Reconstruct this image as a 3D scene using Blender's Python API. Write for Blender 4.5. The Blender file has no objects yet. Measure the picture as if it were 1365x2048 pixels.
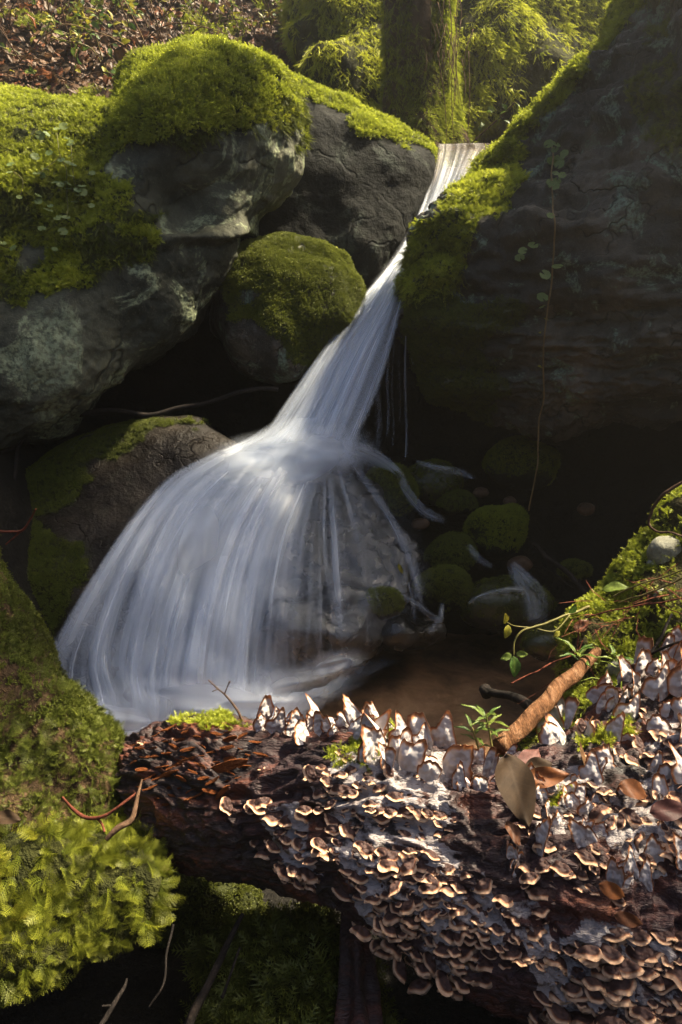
import bpy, math, random
import numpy as np
from mathutils import Vector, Matrix
from mathutils.bvhtree import BVHTree

S = bpy.context.scene
COL = S.collection
R = math.radians
rng = np.random.default_rng(7)
random.seed(7)

# ------------------------------------------------------------------ camera
CAMZ, PITCH, VFOV = 1.3, 15.0, 70.0
cam_d = bpy.data.cameras.new('camera')
cam = bpy.data.objects.new('camera', cam_d)
COL.objects.link(cam)
cam.location = (0, 0, CAMZ)
cam.rotation_euler = (R(90 - PITCH), 0, 0)
cam_d.sensor_fit = 'VERTICAL'
cam_d.angle = R(VFOV)
cam_d.clip_start = 0.02
cam_d.clip_end = 400
S.camera = cam

# ------------------------------------------------------------------ world, sun, exposure
SUN_DIR = Vector((0.53, 0.17, 0.83)).normalized()       # towards the sun
w = bpy.data.worlds.new('World')
S.world = w
w.use_nodes = True
nt = w.node_tree
bg = nt.nodes['Background']
sky = nt.nodes.new('ShaderNodeTexSky')
sky.sky_type = 'NISHITA'
sky.sun_disc = False
sky.sun_elevation = math.asin(SUN_DIR.z)
sky.sun_rotation = math.atan2(SUN_DIR.x, SUN_DIR.y)
sky.air_density = 0.8
sky.dust_density = 4.0
nt.links.new(sky.outputs[0], bg.inputs[0])
bg.inputs[1].default_value = 0.05
sd = bpy.data.lights.new('sun', 'SUN')
sd.energy = 5.0
sd.angle = R(2.2)
sd.color = (1.0, 0.86, 0.63)
so = bpy.data.objects.new('sun', sd)
COL.objects.link(so)
so.rotation_euler = (-SUN_DIR).to_track_quat('-Z', 'Y').to_euler()
so.location = SUN_DIR * 20
S.view_settings.view_transform = 'Standard'
S.view_settings.look = 'None'
S.view_settings.gamma = 1.0
S.view_settings.exposure = 2.1
S.view_settings.use_curve_mapping = False
S.render.engine = 'CYCLES'
S.cycles.use_denoising = True
S.cycles.use_adaptive_sampling = True
S.cycles.adaptive_threshold = 0.028
S.cycles.max_bounces = 6
S.cycles.diffuse_bounces = 2
S.cycles.glossy_bounces = 3
S.cycles.transmission_bounces = 4
S.cycles.transparent_max_bounces = 24
S.cycles.volume_bounces = 0
S.cycles.caustics_reflective = False
S.cycles.caustics_refractive = False

# ------------------------------------------------------------------ camera mapping used while modelling
F = 1024 / math.tan(R(VFOV / 2))
CP, SP = math.cos(R(PITCH)), math.sin(R(PITCH))
def ray(px, py):
    cx = (np.asarray(px, float) - 682.5) / F
    cy = (1024 - np.asarray(py, float)) / F
    return np.stack([cx, cy * SP + CP, cy * CP - SP], -1)
def P(px, py, Y):
    d = ray(px, py)
    t = np.asarray(Y, float) / d[..., 1]
    return d * t[..., None] + np.array([0, 0, CAMZ])
def proj(p):
    q = p - np.array([0, 0, CAMZ])
    dep = q[..., 1] * CP - q[..., 2] * SP
    dep = np.where(np.abs(dep) < 1e-4, 1e-4, dep)
    u = q[..., 1] * SP + q[..., 2] * CP
    return q[..., 0] / dep * F + 682.5, 1024 - u / dep * F

# ------------------------------------------------------------------ noise
def _hash(i, j, k, s):
    h = (i.astype(np.int64) * 374761393 + j.astype(np.int64) * 668265263 + k.astype(np.int64) * 2147483647 + s * 1274126177) & 0xffffffff
    h = ((h ^ (h >> 13)) * 1274126177) & 0xffffffff
    h = ((h ^ (h >> 16)) * 2246822519) & 0xffffffff
    return ((h ^ (h >> 15)) & 0xffff) / 32767.5 - 1
def vnoise(p, s=0):
    f = np.floor(p); t = p - f
    t = t * t * t * (t * (t * 6 - 15) + 10)
    i, j, k = f[..., 0], f[..., 1], f[..., 2]
    def c(a, b, d): return _hash(i + a, j + b, k + d, s)
    x, y, z = t[..., 0], t[..., 1], t[..., 2]
    def mix(a, b, u): return a + (b - a) * u
    return mix(mix(mix(c(0,0,0), c(1,0,0), x), mix(c(0,1,0), c(1,1,0), x), y),
               mix(mix(c(0,0,1), c(1,0,1), x), mix(c(0,1,1), c(1,1,1), x), y), z)
def fbm(p, sc, o=4, s=0, g=0.5):
    v = 0; a = 1
    for n in range(o):
        v = v + a * vnoise(p * sc + 17.3 * n, s + n)
        sc *= 2.03; a *= g
    return v
def sstep(a, b, x):
    t = np.clip((x - a) / (b - a), 0, 1)
    return t * t * (3 - 2 * t)
def in_poly(poly, x, y):
    poly = np.asarray(poly, float); inside = np.zeros(np.shape(x), bool)
    n = len(poly); j = n - 1
    for i in range(n):
        xi, yi = poly[i]; xj, yj = poly[j]
        c = ((yi > y) != (yj > y)) & (x < (xj - xi) * (y - yi) / (yj - yi + 1e-12) + xi)
        inside ^= c; j = i
    return inside

# ------------------------------------------------------------------ object helpers
def tag(o, label=None, cat=None, group=None, kind=None):
    if label: o['label'] = label
    if cat: o['category'] = cat
    if group: o['group'] = group
    if kind: o['kind'] = kind
    return o
def empty(name, loc, label=None, cat=None, group=None, kind=None, parent=None):
    o = bpy.data.objects.new(name, None)
    o.empty_display_size = 0.05
    COL.objects.link(o)
    o.location = Vector(loc)
    if parent: o.parent = parent; o.location = Vector(loc) - base_of(parent)
    return tag(o, label, cat, group, kind)
def base_of(o):
    v = Vector((0, 0, 0))
    while o: v = v + o.location; o = o.parent
    return v
def make_mesh(name, V, faces, mat=None, smooth=True, attrs=None):
    me = bpy.data.meshes.new(name)
    me.from_pydata([tuple(v) for v in np.asarray(V, float)] if not isinstance(V, list) else V, [], faces if isinstance(faces, list) else faces.tolist())
    if smooth: me.shade_smooth()
    for k, a in (attrs or {}).items():
        at = me.attributes.new(k, 'FLOAT', 'POINT')
        at.data.foreach_set('value', np.asarray(a, np.float32))
    if mat: me.materials.append(mat)
    return me
def add(name, V, faces, mat, parent=None, smooth=True, attrs=None, kind=None, uv=None):
    """world-space vertices -> one mesh object; origin at its own base or at the parent's"""
    V = np.asarray(V, float)
    if parent is None:
        b = np.array([V[:, 0].mean(), V[:, 1].mean(), V[:, 2].min()])
    else:
        b = np.array(base_of(parent))
    me = make_mesh(name, V - b, faces, mat, smooth, attrs)
    if uv is not None:
        at = me.attributes.new('flow', 'FLOAT_VECTOR', 'POINT')
        at.data.foreach_set('vector', np.asarray(uv, np.float32).ravel())
    o = bpy.data.objects.new(name, me)
    COL.objects.link(o)
    if parent: o.parent = parent
    else: o.location = b
    if kind: o['kind'] = kind
    return o
def grid_faces(nu, nv, wrap_u=False, off=0):
    a = np.arange(nu if wrap_u else nu - 1); b = np.arange(nv - 1)
    A, B = np.meshgrid(a, b, indexing='ij'); A = A.ravel(); B = B.ravel(); A2 = (A + 1) % nu
    return np.stack([A * nv + B, A2 * nv + B, A2 * nv + B + 1, A * nv + B + 1], -1) + off
def vnormals(V, Fc):
    N = np.zeros_like(V)
    n = np.cross(V[Fc[:, 2]] - V[Fc[:, 0]], V[Fc[:, 3 if Fc.shape[1] == 4 else 1]] - V[Fc[:, 1 if Fc.shape[1] == 4 else 0]])
    for i in range(Fc.shape[1]): np.add.at(N, Fc[:, i], n)
    return N / (np.linalg.norm(N, axis=1, keepdims=True) + 1e-12)
def norm(v): return v / (np.linalg.norm(v, axis=-1, keepdims=True) + 1e-12)
def catmull(pts, n):
    pts = np.asarray(pts, float); m = len(pts)
    t = np.linspace(0, m - 1, n); i = np.clip(t.astype(int), 0, m - 2); f = (t - i)[:, None]
    p0 = pts[np.clip(i - 1, 0, m - 1)]; p1 = pts[i]; p2 = pts[i + 1]; p3 = pts[np.clip(i + 2, 0, m - 1)]
    return 0.5 * (2 * p1 + (p2 - p0) * f + (2 * p0 - 5 * p1 + 4 * p2 - p3) * f ** 2 + (3 * p1 - p0 - 3 * p2 + p3) * f ** 3)
def tube_geo(pts, rad, sides=6, n=None, jit=0.0, seed=1):
    pts = np.asarray(pts, float); n = n or max(4, len(pts) * 4)
    rad = np.asarray(rad, float) if np.ndim(rad) else np.full(len(pts), rad)
    c = catmull(np.c_[pts, np.interp(np.arange(len(pts)), np.linspace(0, len(pts) - 1, len(rad)), rad)], n)
    p, r = c[:, :3], np.maximum(c[:, 3], 1e-4)
    if jit:
        p = p + jit * np.stack([fbm(p + k * 9.1, 0.35 / max(jit, 1e-3) * 0.2, 2, seed + k) for k in range(3)], -1)
    T = norm(np.gradient(p, axis=0))
    ref = np.array([0.13, 0.3, 0.95]) if abs(T[:, 2]).mean() < 0.8 else np.array([1, 0.1, 0])
    U = norm(np.cross(T, ref)); W = np.cross(T, U)
    a = np.linspace(0, 2 * np.pi, sides, endpoint=False)
    V = p[:, None] + r[:, None, None] * (np.cos(a)[None, :, None] * U[:, None] + np.sin(a)[None, :, None] * W[:, None])
    V = V.reshape(-1, 3)
    Fc = []
    for i in range(n - 1):
        for j in range(sides):
            k = (j + 1) % sides
            Fc.append((i * sides + j, i * sides + k, (i + 1) * sides + k, (i + 1) * sides + j))
    Fc.append(tuple(range(sides))[::-1]); Fc.append(tuple((n - 1) * sides + j for j in range(sides)))
    return V, Fc
def merge(parts):
    V = []; Fc = []; o = 0
    for v, f in parts:
        V.append(np.asarray(v, float)); Fc += [tuple(int(i) + o for i in q) for q in f]; o += len(v)
    return np.concatenate(V), Fc
def pxpts(L): return np.array([P(a, b, c) for a, b, c in L])

# ------------------------------------------------------------------ materials
class NB:
    def __init__(s, name):
        s.m = bpy.data.materials.new(name); s.m.use_nodes = True; s.t = s.m.node_tree
        s.p = s.t.nodes['Principled BSDF']; s.out = s.t.nodes['Material Output']
    def n(s, ty, **kw):
        nd = s.t.nodes.new('ShaderNode' + ty)
        for k, v in kw.items():
            if k.startswith('i_'):
                key = k[2:].replace('_', ' ')
                s.set(nd.inputs[int(key) if key.isdigit() else key], v)
            else: setattr(nd, k, v)
        return nd
    def set(s, sock, v):
        if isinstance(v, bpy.types.NodeSocket): s.t.links.new(v, sock)
        elif isinstance(v, bpy.types.Node): s.t.links.new(v.outputs[0], sock)
        else:
            if hasattr(sock.default_value, '__len__') and hasattr(v, '__len__') and len(v) == 3 and len(sock.default_value) == 4: v = (*v, 1)
            sock.default_value = v
    def pr(s, **kw):
        for k, v in kw.items(): s.set(s.p.inputs[k.replace('_', ' ')], v)
    def co(s): return s.n('TexCoord').outputs['Object']
    def noise(s, sc, det=4, rough=0.55, dist=0.0, vec=None, out=0):
        nd = s.n('TexNoise', i_Scale=sc, i_Detail=det, i_Roughness=rough, i_Distortion=dist)
        s.t.links.new(vec if vec is not None else s.co(), nd.inputs['Vector'])
        return nd.outputs[out]
    def ramp(s, fac, stops):
        nd = s.n('ValToRGB'); cr = nd.color_ramp
        while len(cr.elements) < len(stops): cr.elements.new(0.5)
        for e, (p, c) in zip(cr.elements, stops):
            e.position = p; e.color = (*c, 1) if hasattr(c, '__len__') else (c, c, c, 1)
        s.set(nd.inputs[0], fac)
        return nd.outputs[0]
    def mixc(s, f, a, b, bt='MIX'):
        nd = s.n('Mix', data_type='RGBA', blend_type=bt)
        s.set(nd.inputs[0], f); s.set(nd.inputs[6], a); s.set(nd.inputs[7], b)
        return nd.outputs[2]
    def math(s, op, a, b=0.0, clamp=False):
        nd = s.n('Math', operation=op, use_clamp=clamp); s.set(nd.inputs[0], a); s.set(nd.inputs[1], b)
        return nd.outputs[0]
    def attr(s, name, ty='GEOMETRY', out='Fac'):
        return s.n('Attribute', attribute_name=name, attribute_type=ty).outputs[out]
    def bump(s, h, st=0.5, d=0.02, nrm=None):
        b = s.n('Bump', i_Strength=st, i_Distance=d, i_Height=h)
        if nrm is not None: s.set(b.inputs['Normal'], nrm)
        return b.outputs[0]

def rock_mat(name, dark, mid, pale, lichen, lich_amt=0.5, rough=0.75, sc=1.0, mossy=(0.03, 0.035, 0.008), bd=0.02, spec=0.15):
    b = NB(name)
    big = b.noise(2.3 * sc, 3, 0.6, 0.4)
    c = b.ramp(big, [(0.3, dark), (0.5, mid), (0.72, pale)])
    fine = b.noise(38 * sc, 4, 0.75)
    c = b.mixc(0.55, c, b.ramp(fine, [(0.3, 0.25), (0.7, 1.0)]), 'MULTIPLY')
    # lichen: crusty plaques with a ragged edge
    l1 = b.noise(3.1 * sc, 6, 0.7, 0.8)
    lm = b.ramp(l1, [(0.62 - 0.16 * lich_amt, 0.0), (0.67 - 0.16 * lich_amt, 1.0)])
    lf = b.ramp(b.noise(60 * sc, 2, 0.6), [(0.38, 0.15), (0.58, 1.0)])
    lm2 = b.math('MULTIPLY', lm, lf)
    c = b.mixc(b.math('MULTIPLY', lm2, 0.75), c, lichen)
    sp = b.ramp(b.noise(140 * sc, 2, 0.5), [(0.62, 0.0), (0.7, 1.0)])
    c = b.mixc(b.math('MULTIPLY', sp, 0.3), c, pale)
    mo = b.attr('moss')
    c = b.mixc(b.math('MULTIPLY', mo, 0.9), c, mossy)
    h = b.math('ADD', b.math('MULTIPLY', b.noise(11 * sc, 5, 0.65), 1.0), b.math('MULTIPLY', fine, 0.25))
    h = b.math('ADD', h, b.math('MULTIPLY', lm2, 0.06))
    h = b.math('ADD', h, b.math('MULTIPLY', sp, 0.05))
    vv = b.n('VectorMath', operation='MULTIPLY_ADD'); b.set(vv.inputs[0], b.noise(3.0 * sc, 3, 0.6, out=1)); vv.inputs[1].default_value = (0.5, 0.5, 0.5); b.set(vv.inputs[2], b.co())
    vo = b.n('TexVoronoi', feature='DISTANCE_TO_EDGE', i_Scale=1.7 * sc); b.t.links.new(vv.outputs[0], vo.inputs['Vector'])
    ck = b.ramp(vo.outputs['Distance'], [(0.0, 1.0), (0.022, 0.0)])
    ck = b.math('MULTIPLY', ck, b.ramp(big, [(0.42, 0.0), (0.55, 1.0)]))
    c = b.mixc(b.math('MULTIPLY', ck, 0.8), c, dark)
    h = b.math('SUBTRACT', h, b.math('MULTIPLY', ck, 0.35))
    b.pr(Base_Color=c, Roughness=rough, Normal=b.bump(h, 0.9, bd))
    b.p.inputs['Specular IOR Level'].default_value = spec
    if rough < 0.5:
        b.pr(Roughness=b.ramp(b.noise(12 * sc, 3), [(0.35, rough * 0.6), (0.65, min(1, rough * 1.9))]))
    return b.m
M = {}
M['rock_grey'] = rock_mat('grey_lichen_rock', (0.016, 0.019, 0.013), (0.06, 0.063, 0.043), (0.16, 0.16, 0.105), (0.27, 0.31, 0.18), 0.74)
M['rock_dark'] = rock_mat('dark_damp_rock', (0.004, 0.005, 0.004), (0.009, 0.010, 0.008), (0.022, 0.022, 0.017), (0.055, 0.066, 0.05), 0.5, rough=0.85)
M['rock_brown'] = rock_mat('brown_rock', (0.010, 0.010, 0.007), (0.048, 0.041, 0.027), (0.15, 0.12, 0.08), (0.16, 0.23, 0.15), 0.52, rough=0.6, spec=0.35, sc=1.5)
M['rock_wet'] = rock_mat('wet_black_rock', (0.006, 0.006, 0.006), (0.014, 0.013, 0.011), (0.035, 0.03, 0.024), (0.03, 0.03, 0.025), 0.1, rough=0.28, bd=0.012, spec=0.6)
M['rock_gravelly'] = rock_mat('wet_speckled_rock', (0.008, 0.006, 0.005), (0.018, 0.014, 0.010), (0.05, 0.04, 0.03), (0.03, 0.033, 0.02), 0.2, rough=0.36, sc=1.6, bd=0.02)
M['rock_pale'] = rock_mat('pale_lichen_stone', (0.12, 0.12, 0.08), (0.26, 0.26, 0.2), (0.42, 0.41, 0.34), (0.4, 0.42, 0.3), 0.5, sc=5, bd=0.006)
M['pebble'] = rock_mat('brown_pebble', (0.05, 0.03, 0.02), (0.12, 0.07, 0.04), (0.2, 0.13, 0.08), (0.1, 0.08, 0.05), 0.1, rough=0.45, sc=4, bd=0.004)

def soil_mat():
    b = NB('dark_soil')
    n = b.noise(7, 5, 0.65)
    c = b.ramp(n, [(0.3, (0.012, 0.009, 0.006)), (0.55, (0.035, 0.022, 0.013)), (0.75, (0.07, 0.04, 0.022))])
    c = b.mixc(b.attr('wet'), c, b.ramp(n, [(0.3, (0.004, 0.004, 0.004)), (0.6, (0.012, 0.011, 0.009))]))
    c = b.mixc(b.math('MULTIPLY', b.attr('moss'), 0.85), c, b.ramp(n, [(0.35, (0.012, 0.015, 0.004)), (0.65, (0.05, 0.055, 0.012))]))
    b.p.inputs['Specular IOR Level'].default_value = 0.1
    b.pr(Base_Color=c, Roughness=0.9, Normal=b.bump(b.noise(30, 4, 0.7), 0.9, 0.03))
    return b.m
M['soil'] = soil_mat()

def moss_mat(name, stops, trans=0.35, tipc=None):
    b = NB(name)
    t = b.attr('tint', 'INSTANCER')
    c = b.ramp(t, stops)
    tip = b.attr('tip')
    c = b.mixc(b.math('MULTIPLY', tip, 0.55), c, tipc or tuple(min(1, x * 1.8) for x in stops[-1][1]))
    d = b.n('BsdfDiffuse', i_Color=c)
    tr = b.n('BsdfTranslucent', i_Color=c)
    g = b.n('BsdfGlossy', i_Color=(0.5, 0.5, 0.4), i_Roughness=0.45)
    mx = b.n('MixShader', i_Fac=trans, i_1=d, i_2=tr)
    mx2 = b.n('MixShader', i_Fac=0.03, i_1=mx, i_2=g)
    b.t.links.new(mx2.outputs[0], b.out.inputs[0])
    return b.m
G = [(0.0, (0.022, 0.028, 0.005)), (0.35, (0.086, 0.116, 0.010)), (0.7, (0.235, 0.285, 0.018)), (1.0, (0.44, 0.46, 0.045))]
M['moss'] = moss_mat('yellow_green_moss', G, 0.5, (0.52, 0.55, 0.06))
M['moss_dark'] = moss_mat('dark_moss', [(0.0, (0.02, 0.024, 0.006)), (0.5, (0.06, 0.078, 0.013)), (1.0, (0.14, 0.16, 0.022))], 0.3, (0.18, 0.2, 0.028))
M['moss_fern'] = moss_mat('feather_moss', [(0.0, (0.03, 0.045, 0.006)), (0.4, (0.11, 0.14, 0.012)), (0.75, (0.22, 0.23, 0.018)), (1.0, (0.38, 0.24, 0.03))], 0.4, (0.34, 0.34, 0.04))

def leaf_mat(name, a, bcol, trans=0.3, rough=0.5):
    b = NB(name)
    rnd = b.n('ObjectInfo').outputs['Random']
    c = b.mixc(rnd, a, bcol)
    c = b.mixc(0.7, c, b.ramp(b.noise(5, 5, 0.7), [(0.33, 0.35), (0.62, 1.0)]), 'MULTIPLY')
    sx = b.n('SeparateXYZ'); b.t.links.new(b.co(), sx.inputs[0])
    ay = b.math('ABSOLUTE', sx.outputs[1])
    vn = b.math('ADD', b.ramp(ay, [(0.0, 1.0), (0.03, 0.0)]), b.ramp(b.math('SINE', b.math('MULTIPLY', b.math('SUBTRACT', sx.outputs[0], b.math('MULTIPLY', ay, 0.9)), 52)), [(0.86, 0.0), (0.98, 0.4)]), True)
    c = b.mixc(b.math('MULTIPLY', vn, 0.3), c, tuple(min(1, 1.6 * x + 0.03) for x in bcol))
    b.pr(Base_Color=c, Roughness=rough)
    b.p.inputs['Specular IOR Level'].default_value = 0.2
    tr = b.n('BsdfTranslucent', i_Color=c)
    mx = b.n('MixShader', i_Fac=trans, i_1=b.p.outputs[0], i_2=tr.outputs[0])
    b.t.links.new(mx.outputs[0], b.out.inputs[0])
    return b.m
M['leaf_green'] = leaf_mat('green_leaf', (0.05, 0.11, 0.02), (0.16, 0.2, 0.03))
M['leaf_yellow'] = leaf_mat('yellow_green_leaf', (0.2, 0.2, 0.02), (0.35, 0.3, 0.03))
M['leaf_penny'] = leaf_mat('pale_round_leaf', (0.13, 0.19, 0.06), (0.2, 0.25, 0.08))
M['leaf_brown'] = leaf_mat('brown_dead_leaf', (0.055, 0.03, 0.014), (0.14, 0.075, 0.035), 0.25)
M['leaf_tan'] = leaf_mat('tan_dry_leaf', (0.05, 0.03, 0.015), (0.04, 0.025, 0.013), 0.15, 0.7)
M['leaf_red'] = leaf_mat('purple_red_leaf', (0.09, 0.035, 0.03), (0.13, 0.055, 0.045), 0.2)
M['leaf_rust'] = leaf_mat('rust_dead_leaf', (0.2, 0.07, 0.02), (0.11, 0.042, 0.018), 0.25)

def bark_mat(name, a, m, c3, sc=1.0, bd=0.02, stretch=(1, 1, 1), rough=0.85):
    b = NB(name)
    mp = b.n('Mapping'); mp.inputs['Scale'].default_value = stretch
    b.t.links.new(b.co(), mp.inputs[0])
    n = b.noise(8 * sc, 5, 0.68, 0.3, mp.outputs[0])
    f = b.noise(45 * sc, 3, 0.65, 0.0, mp.outputs[0])
    c = b.ramp(n, [(0.32, a), (0.52, m), (0.72, c3)])
    c = b.mixc(0.6, c, b.ramp(f, [(0.3, 0.25), (0.68, 1.0)]), 'MULTIPLY')
    b.p.inputs['Specular IOR Level'].default_value = 0.08
    b.pr(Base_Color=c, Roughness=rough, Normal=b.bump(b.math('ADD', n, b.math('MULTIPLY', f, 0.35)), 1.0, bd))
    return b.m
M['bark'] = bark_mat('brown_bark', (0.018, 0.012, 0.007), (0.06, 0.038, 0.02), (0.13, 0.085, 0.045), 1.6)
M['twig'] = bark_mat('twig_bark', (0.04, 0.025, 0.015), (0.11, 0.065, 0.04), (0.2, 0.13, 0.08), 4, 0.003)
M['twig_red'] = bark_mat('red_twig', (0.07, 0.02, 0.012), (0.16, 0.05, 0.03), (0.25, 0.1, 0.06), 4, 0.003)
M['twig_dark'] = bark_mat('dark_wet_twig', (0.008, 0.007, 0.006), (0.022, 0.018, 0.016), (0.045, 0.034, 0.027), 4, 0.004, rough=0.85)
M['wood'] = bark_mat('bare_brown_wood', (0.05, 0.022, 0.010), (0.19, 0.09, 0.042), (0.32, 0.19, 0.11), 2.6, 0.01, (3, 0.7, 1.5), 0.8)
M['stem'] = leaf_mat('green_stem', (0.12, 0.13, 0.03), (0.2, 0.16, 0.05), 0.1)
M['stem_vine'] = leaf_mat('red_brown_vine', (0.2, 0.13, 0.05), (0.24, 0.16, 0.06), 0.1)
M['grass_dry'] = leaf_mat('dry_grass', (0.2, 0.13, 0.06), (0.3, 0.2, 0.09), 0.2)
M['grass_green'] = leaf_mat('green_grass', (0.1, 0.15, 0.02), (0.2, 0.24, 0.03), 0.3)

def log_mat():
    b = NB('rotten_log_wood')
    mp = b.n('Mapping'); mp.inputs['Rotation'].default_value = (0, 0.2, 0.35); mp.inputs['Scale'].default_value = (0.3, 1.0, 1.0)
    b.t.links.new(b.co(), mp.inputs[0])
    n = b.noise(16, 5, 0.7, 0.5, mp.outputs[0])
    f = b.noise(70, 4, 0.7, 0.0, mp.outputs[0])
    c = b.ramp(n, [(0.36, (0.006, 0.003, 0.003)), (0.5, (0.022, 0.007, 0.005)), (0.6, (0.10, 0.024, 0.008)), (0.74, (0.3, 0.085, 0.024))])
    pur = b.ramp(b.noise(3.2, 4), [(0.42, 0.0), (0.6, 1.0)])
    c = b.mixc(b.math('MULTIPLY', pur, 0.6), c, (0.035, 0.010, 0.014))
    c = b.mixc(0.6, c, b.ramp(f, [(0.3, 0.3), (0.7, 1.0)]), 'MULTIPLY')
    # fungal crust: white skin of the fungus spread over the wood
    k = b.attr('crust')
    kn = b.math('ADD', k, b.math('MULTIPLY', b.math('SUBTRACT', b.noise(16, 6, 0.65), 0.5), 1.3))
    km = b.ramp(kn, [(0.52, 0.0), (0.6, 1.0)])
    kc = b.mixc(b.noise(30, 5, 0.7), (0.13, 0.10, 0.09), (0.39, 0.36, 0.36))
    kc = b.mixc(b.ramp(f, [(0.34, 1.0), (0.42, 0.0)]), kc, (0.06, 0.03, 0.02))
    c = b.mixc(km, c, kc)
    c = b.mixc(b.math('MULTIPLY', b.attr('moss'), 0.8), c, (0.04, 0.05, 0.01))
    h = b.math('ADD', n, b.math('MULTIPLY', f, 0.4))
    b.pr(Base_Color=c, Roughness=b.ramp(f, [(0.3, 0.45), (0.7, 0.9)]), Normal=b.bump(h, 1.0, 0.018))
    return b.m
M['log'] = log_mat()
M['bark_flake'] = bark_mat('rust_bark_flake', (0.08, 0.022, 0.008), (0.27, 0.08, 0.024), (0.46, 0.18, 0.06), 3, 0.006)

def cap_mat():
    b = NB('bracket_fungus')
    r = b.math('ADD', b.attr('rad'), b.math('MULTIPLY', b.math('SUBTRACT', b.noise(1.5, 1), 0.5), 0.07))
    rnd = b.n('ObjectInfo').outputs['Random']
    top = b.ramp(r, [(0.0, (0.07, 0.03, 0.02)), (0.3, (0.032, 0.012, 0.010)), (0.46, (0.055, 0.021, 0.015)), (0.58, (0.03, 0.011, 0.010)), (0.76, (0.05, 0.018, 0.013)), (0.81, (0.3, 0.115, 0.05)), (0.89, (0.66, 0.42, 0.26))])
    top = b.mixc(b.math('MULTIPLY', rnd, 0.15), top, (0.14, 0.06, 0.035))
    und = b.ramp(r, [(0.1, (0.36, 0.3, 0.26)), (0.4, (0.47, 0.43, 0.42)), (0.84, (0.53, 0.48, 0.46)), (0.92, (0.46, 0.2, 0.075)), (0.98, (0.22, 0.075, 0.03))])
    sp = b.ramp(b.noise(0.9, 1, 0.5), [(0.3, 0.7), (0.55, 1.0)])
    und = b.mixc(0.4, und, sp, 'MULTIPLY')
    c = b.mixc(b.attr('under'), top, und)
    b.pr(Base_Color=c, Roughness=0.75, Normal=b.bump(b.noise(1.6, 1, 0.5), 0.35, 0.08))
    tr = b.n('BsdfTranslucent', i_Color=c)
    mx = b.n('MixShader', i_Fac=0.15, i_1=b.p.outputs[0], i_2=tr.outputs[0])
    b.t.links.new(mx.outputs[0], b.out.inputs[0])
    return b.m
M['cap'] = cap_mat()

def fall_mat(name, col, su, sv, lo, hi, seed, gloss=0.06, soft=0.0):
    """falling water: white aerated threads, clear between them"""
    b = NB(name)
    fl = b.attr('flow', out='Vector')
    def st(a, c, det, off):
        mp = b.n('Mapping'); mp.inputs['Scale'].default_value = (a, c, 1); mp.inputs['Location'].default_value = (off, off * 1.7, off)
        b.t.links.new(fl, mp.inputs[0])
        return b.noise(1.0, det, 0.45, 0.0, mp.outputs[0])
    a1 = st(su, sv, 2, seed); a2 = st(su * 3.1, sv * 1.1, 1, seed + 5); a3 = st(su * 0.3, sv * 0.8, 1, seed + 9)
    v = b.math('ADD', b.math('MULTIPLY', a1, 0.5), b.math('ADD', b.math('MULTIPLY', a2, 0.1), b.math('MULTIPLY', a3, 0.6)))
    n = b.n('MapRange', i_1=lo, i_2=hi); n.interpolation_type = 'SMOOTHSTEP'; b.set(n.inputs[0], v)
    al = b.math('MULTIPLY', n.outputs[0], b.attr('dens'), True)
    d = b.n('BsdfDiffuse', i_Color=col)
    t = b.n('BsdfTranslucent', i_Color=col)
    g = b.n('BsdfGlossy', i_Color=(0.9, 0.9, 0.9), i_Roughness=0.4)
    m1 = b.n('MixShader', i_Fac=0.4, i_1=d, i_2=t)
    m2 = b.n('MixShader', i_Fac=gloss, i_1=m1, i_2=g)
    tp = b.n('BsdfTransparent')
    m3 = b.n('MixShader', i_Fac=al, i_1=tp, i_2=m2)
    b.t.links.new(m3.outputs[0], b.out.inputs[0])
    return b.m
WC = (0.8, 0.87, 0.97)

def pool_mat():
    b = NB('clear_stream_water')
    nrm = b.bump(b.noise(14, 3, 0.5, 0.6), 0.25, 0.02)
    fr = b.n('Fresnel', i_IOR=1.33, i_Normal=nrm)
    g = b.n('BsdfGlossy', i_Color=(1, 1, 1), i_Roughness=0.09, i_Normal=nrm)
    tp = b.n('BsdfTransparent', i_Color=(0.9, 0.82, 0.72))
    m = b.n('MixShader', i_Fac=fr.outputs[0], i_1=tp, i_2=g)
    b.t.links.new(m.outputs[0], b.out.inputs[0])
    return b.m
M['pool'] = pool_mat()
def bed_mat():
    b = NB('stream_bed')
    n = b.noise(6, 7, 0.65, 0.3)
    c = b.ramp(n, [(0.35, (0.10, 0.066, 0.045)), (0.52, (0.26, 0.17, 0.11)), (0.7, (0.42, 0.3, 0.21))])
    b.pr(Base_Color=c, Roughness=0.8, Normal=b.bump(n, 0.8, 0.02))
    return b.m
M['bed'] = bed_mat()

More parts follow.
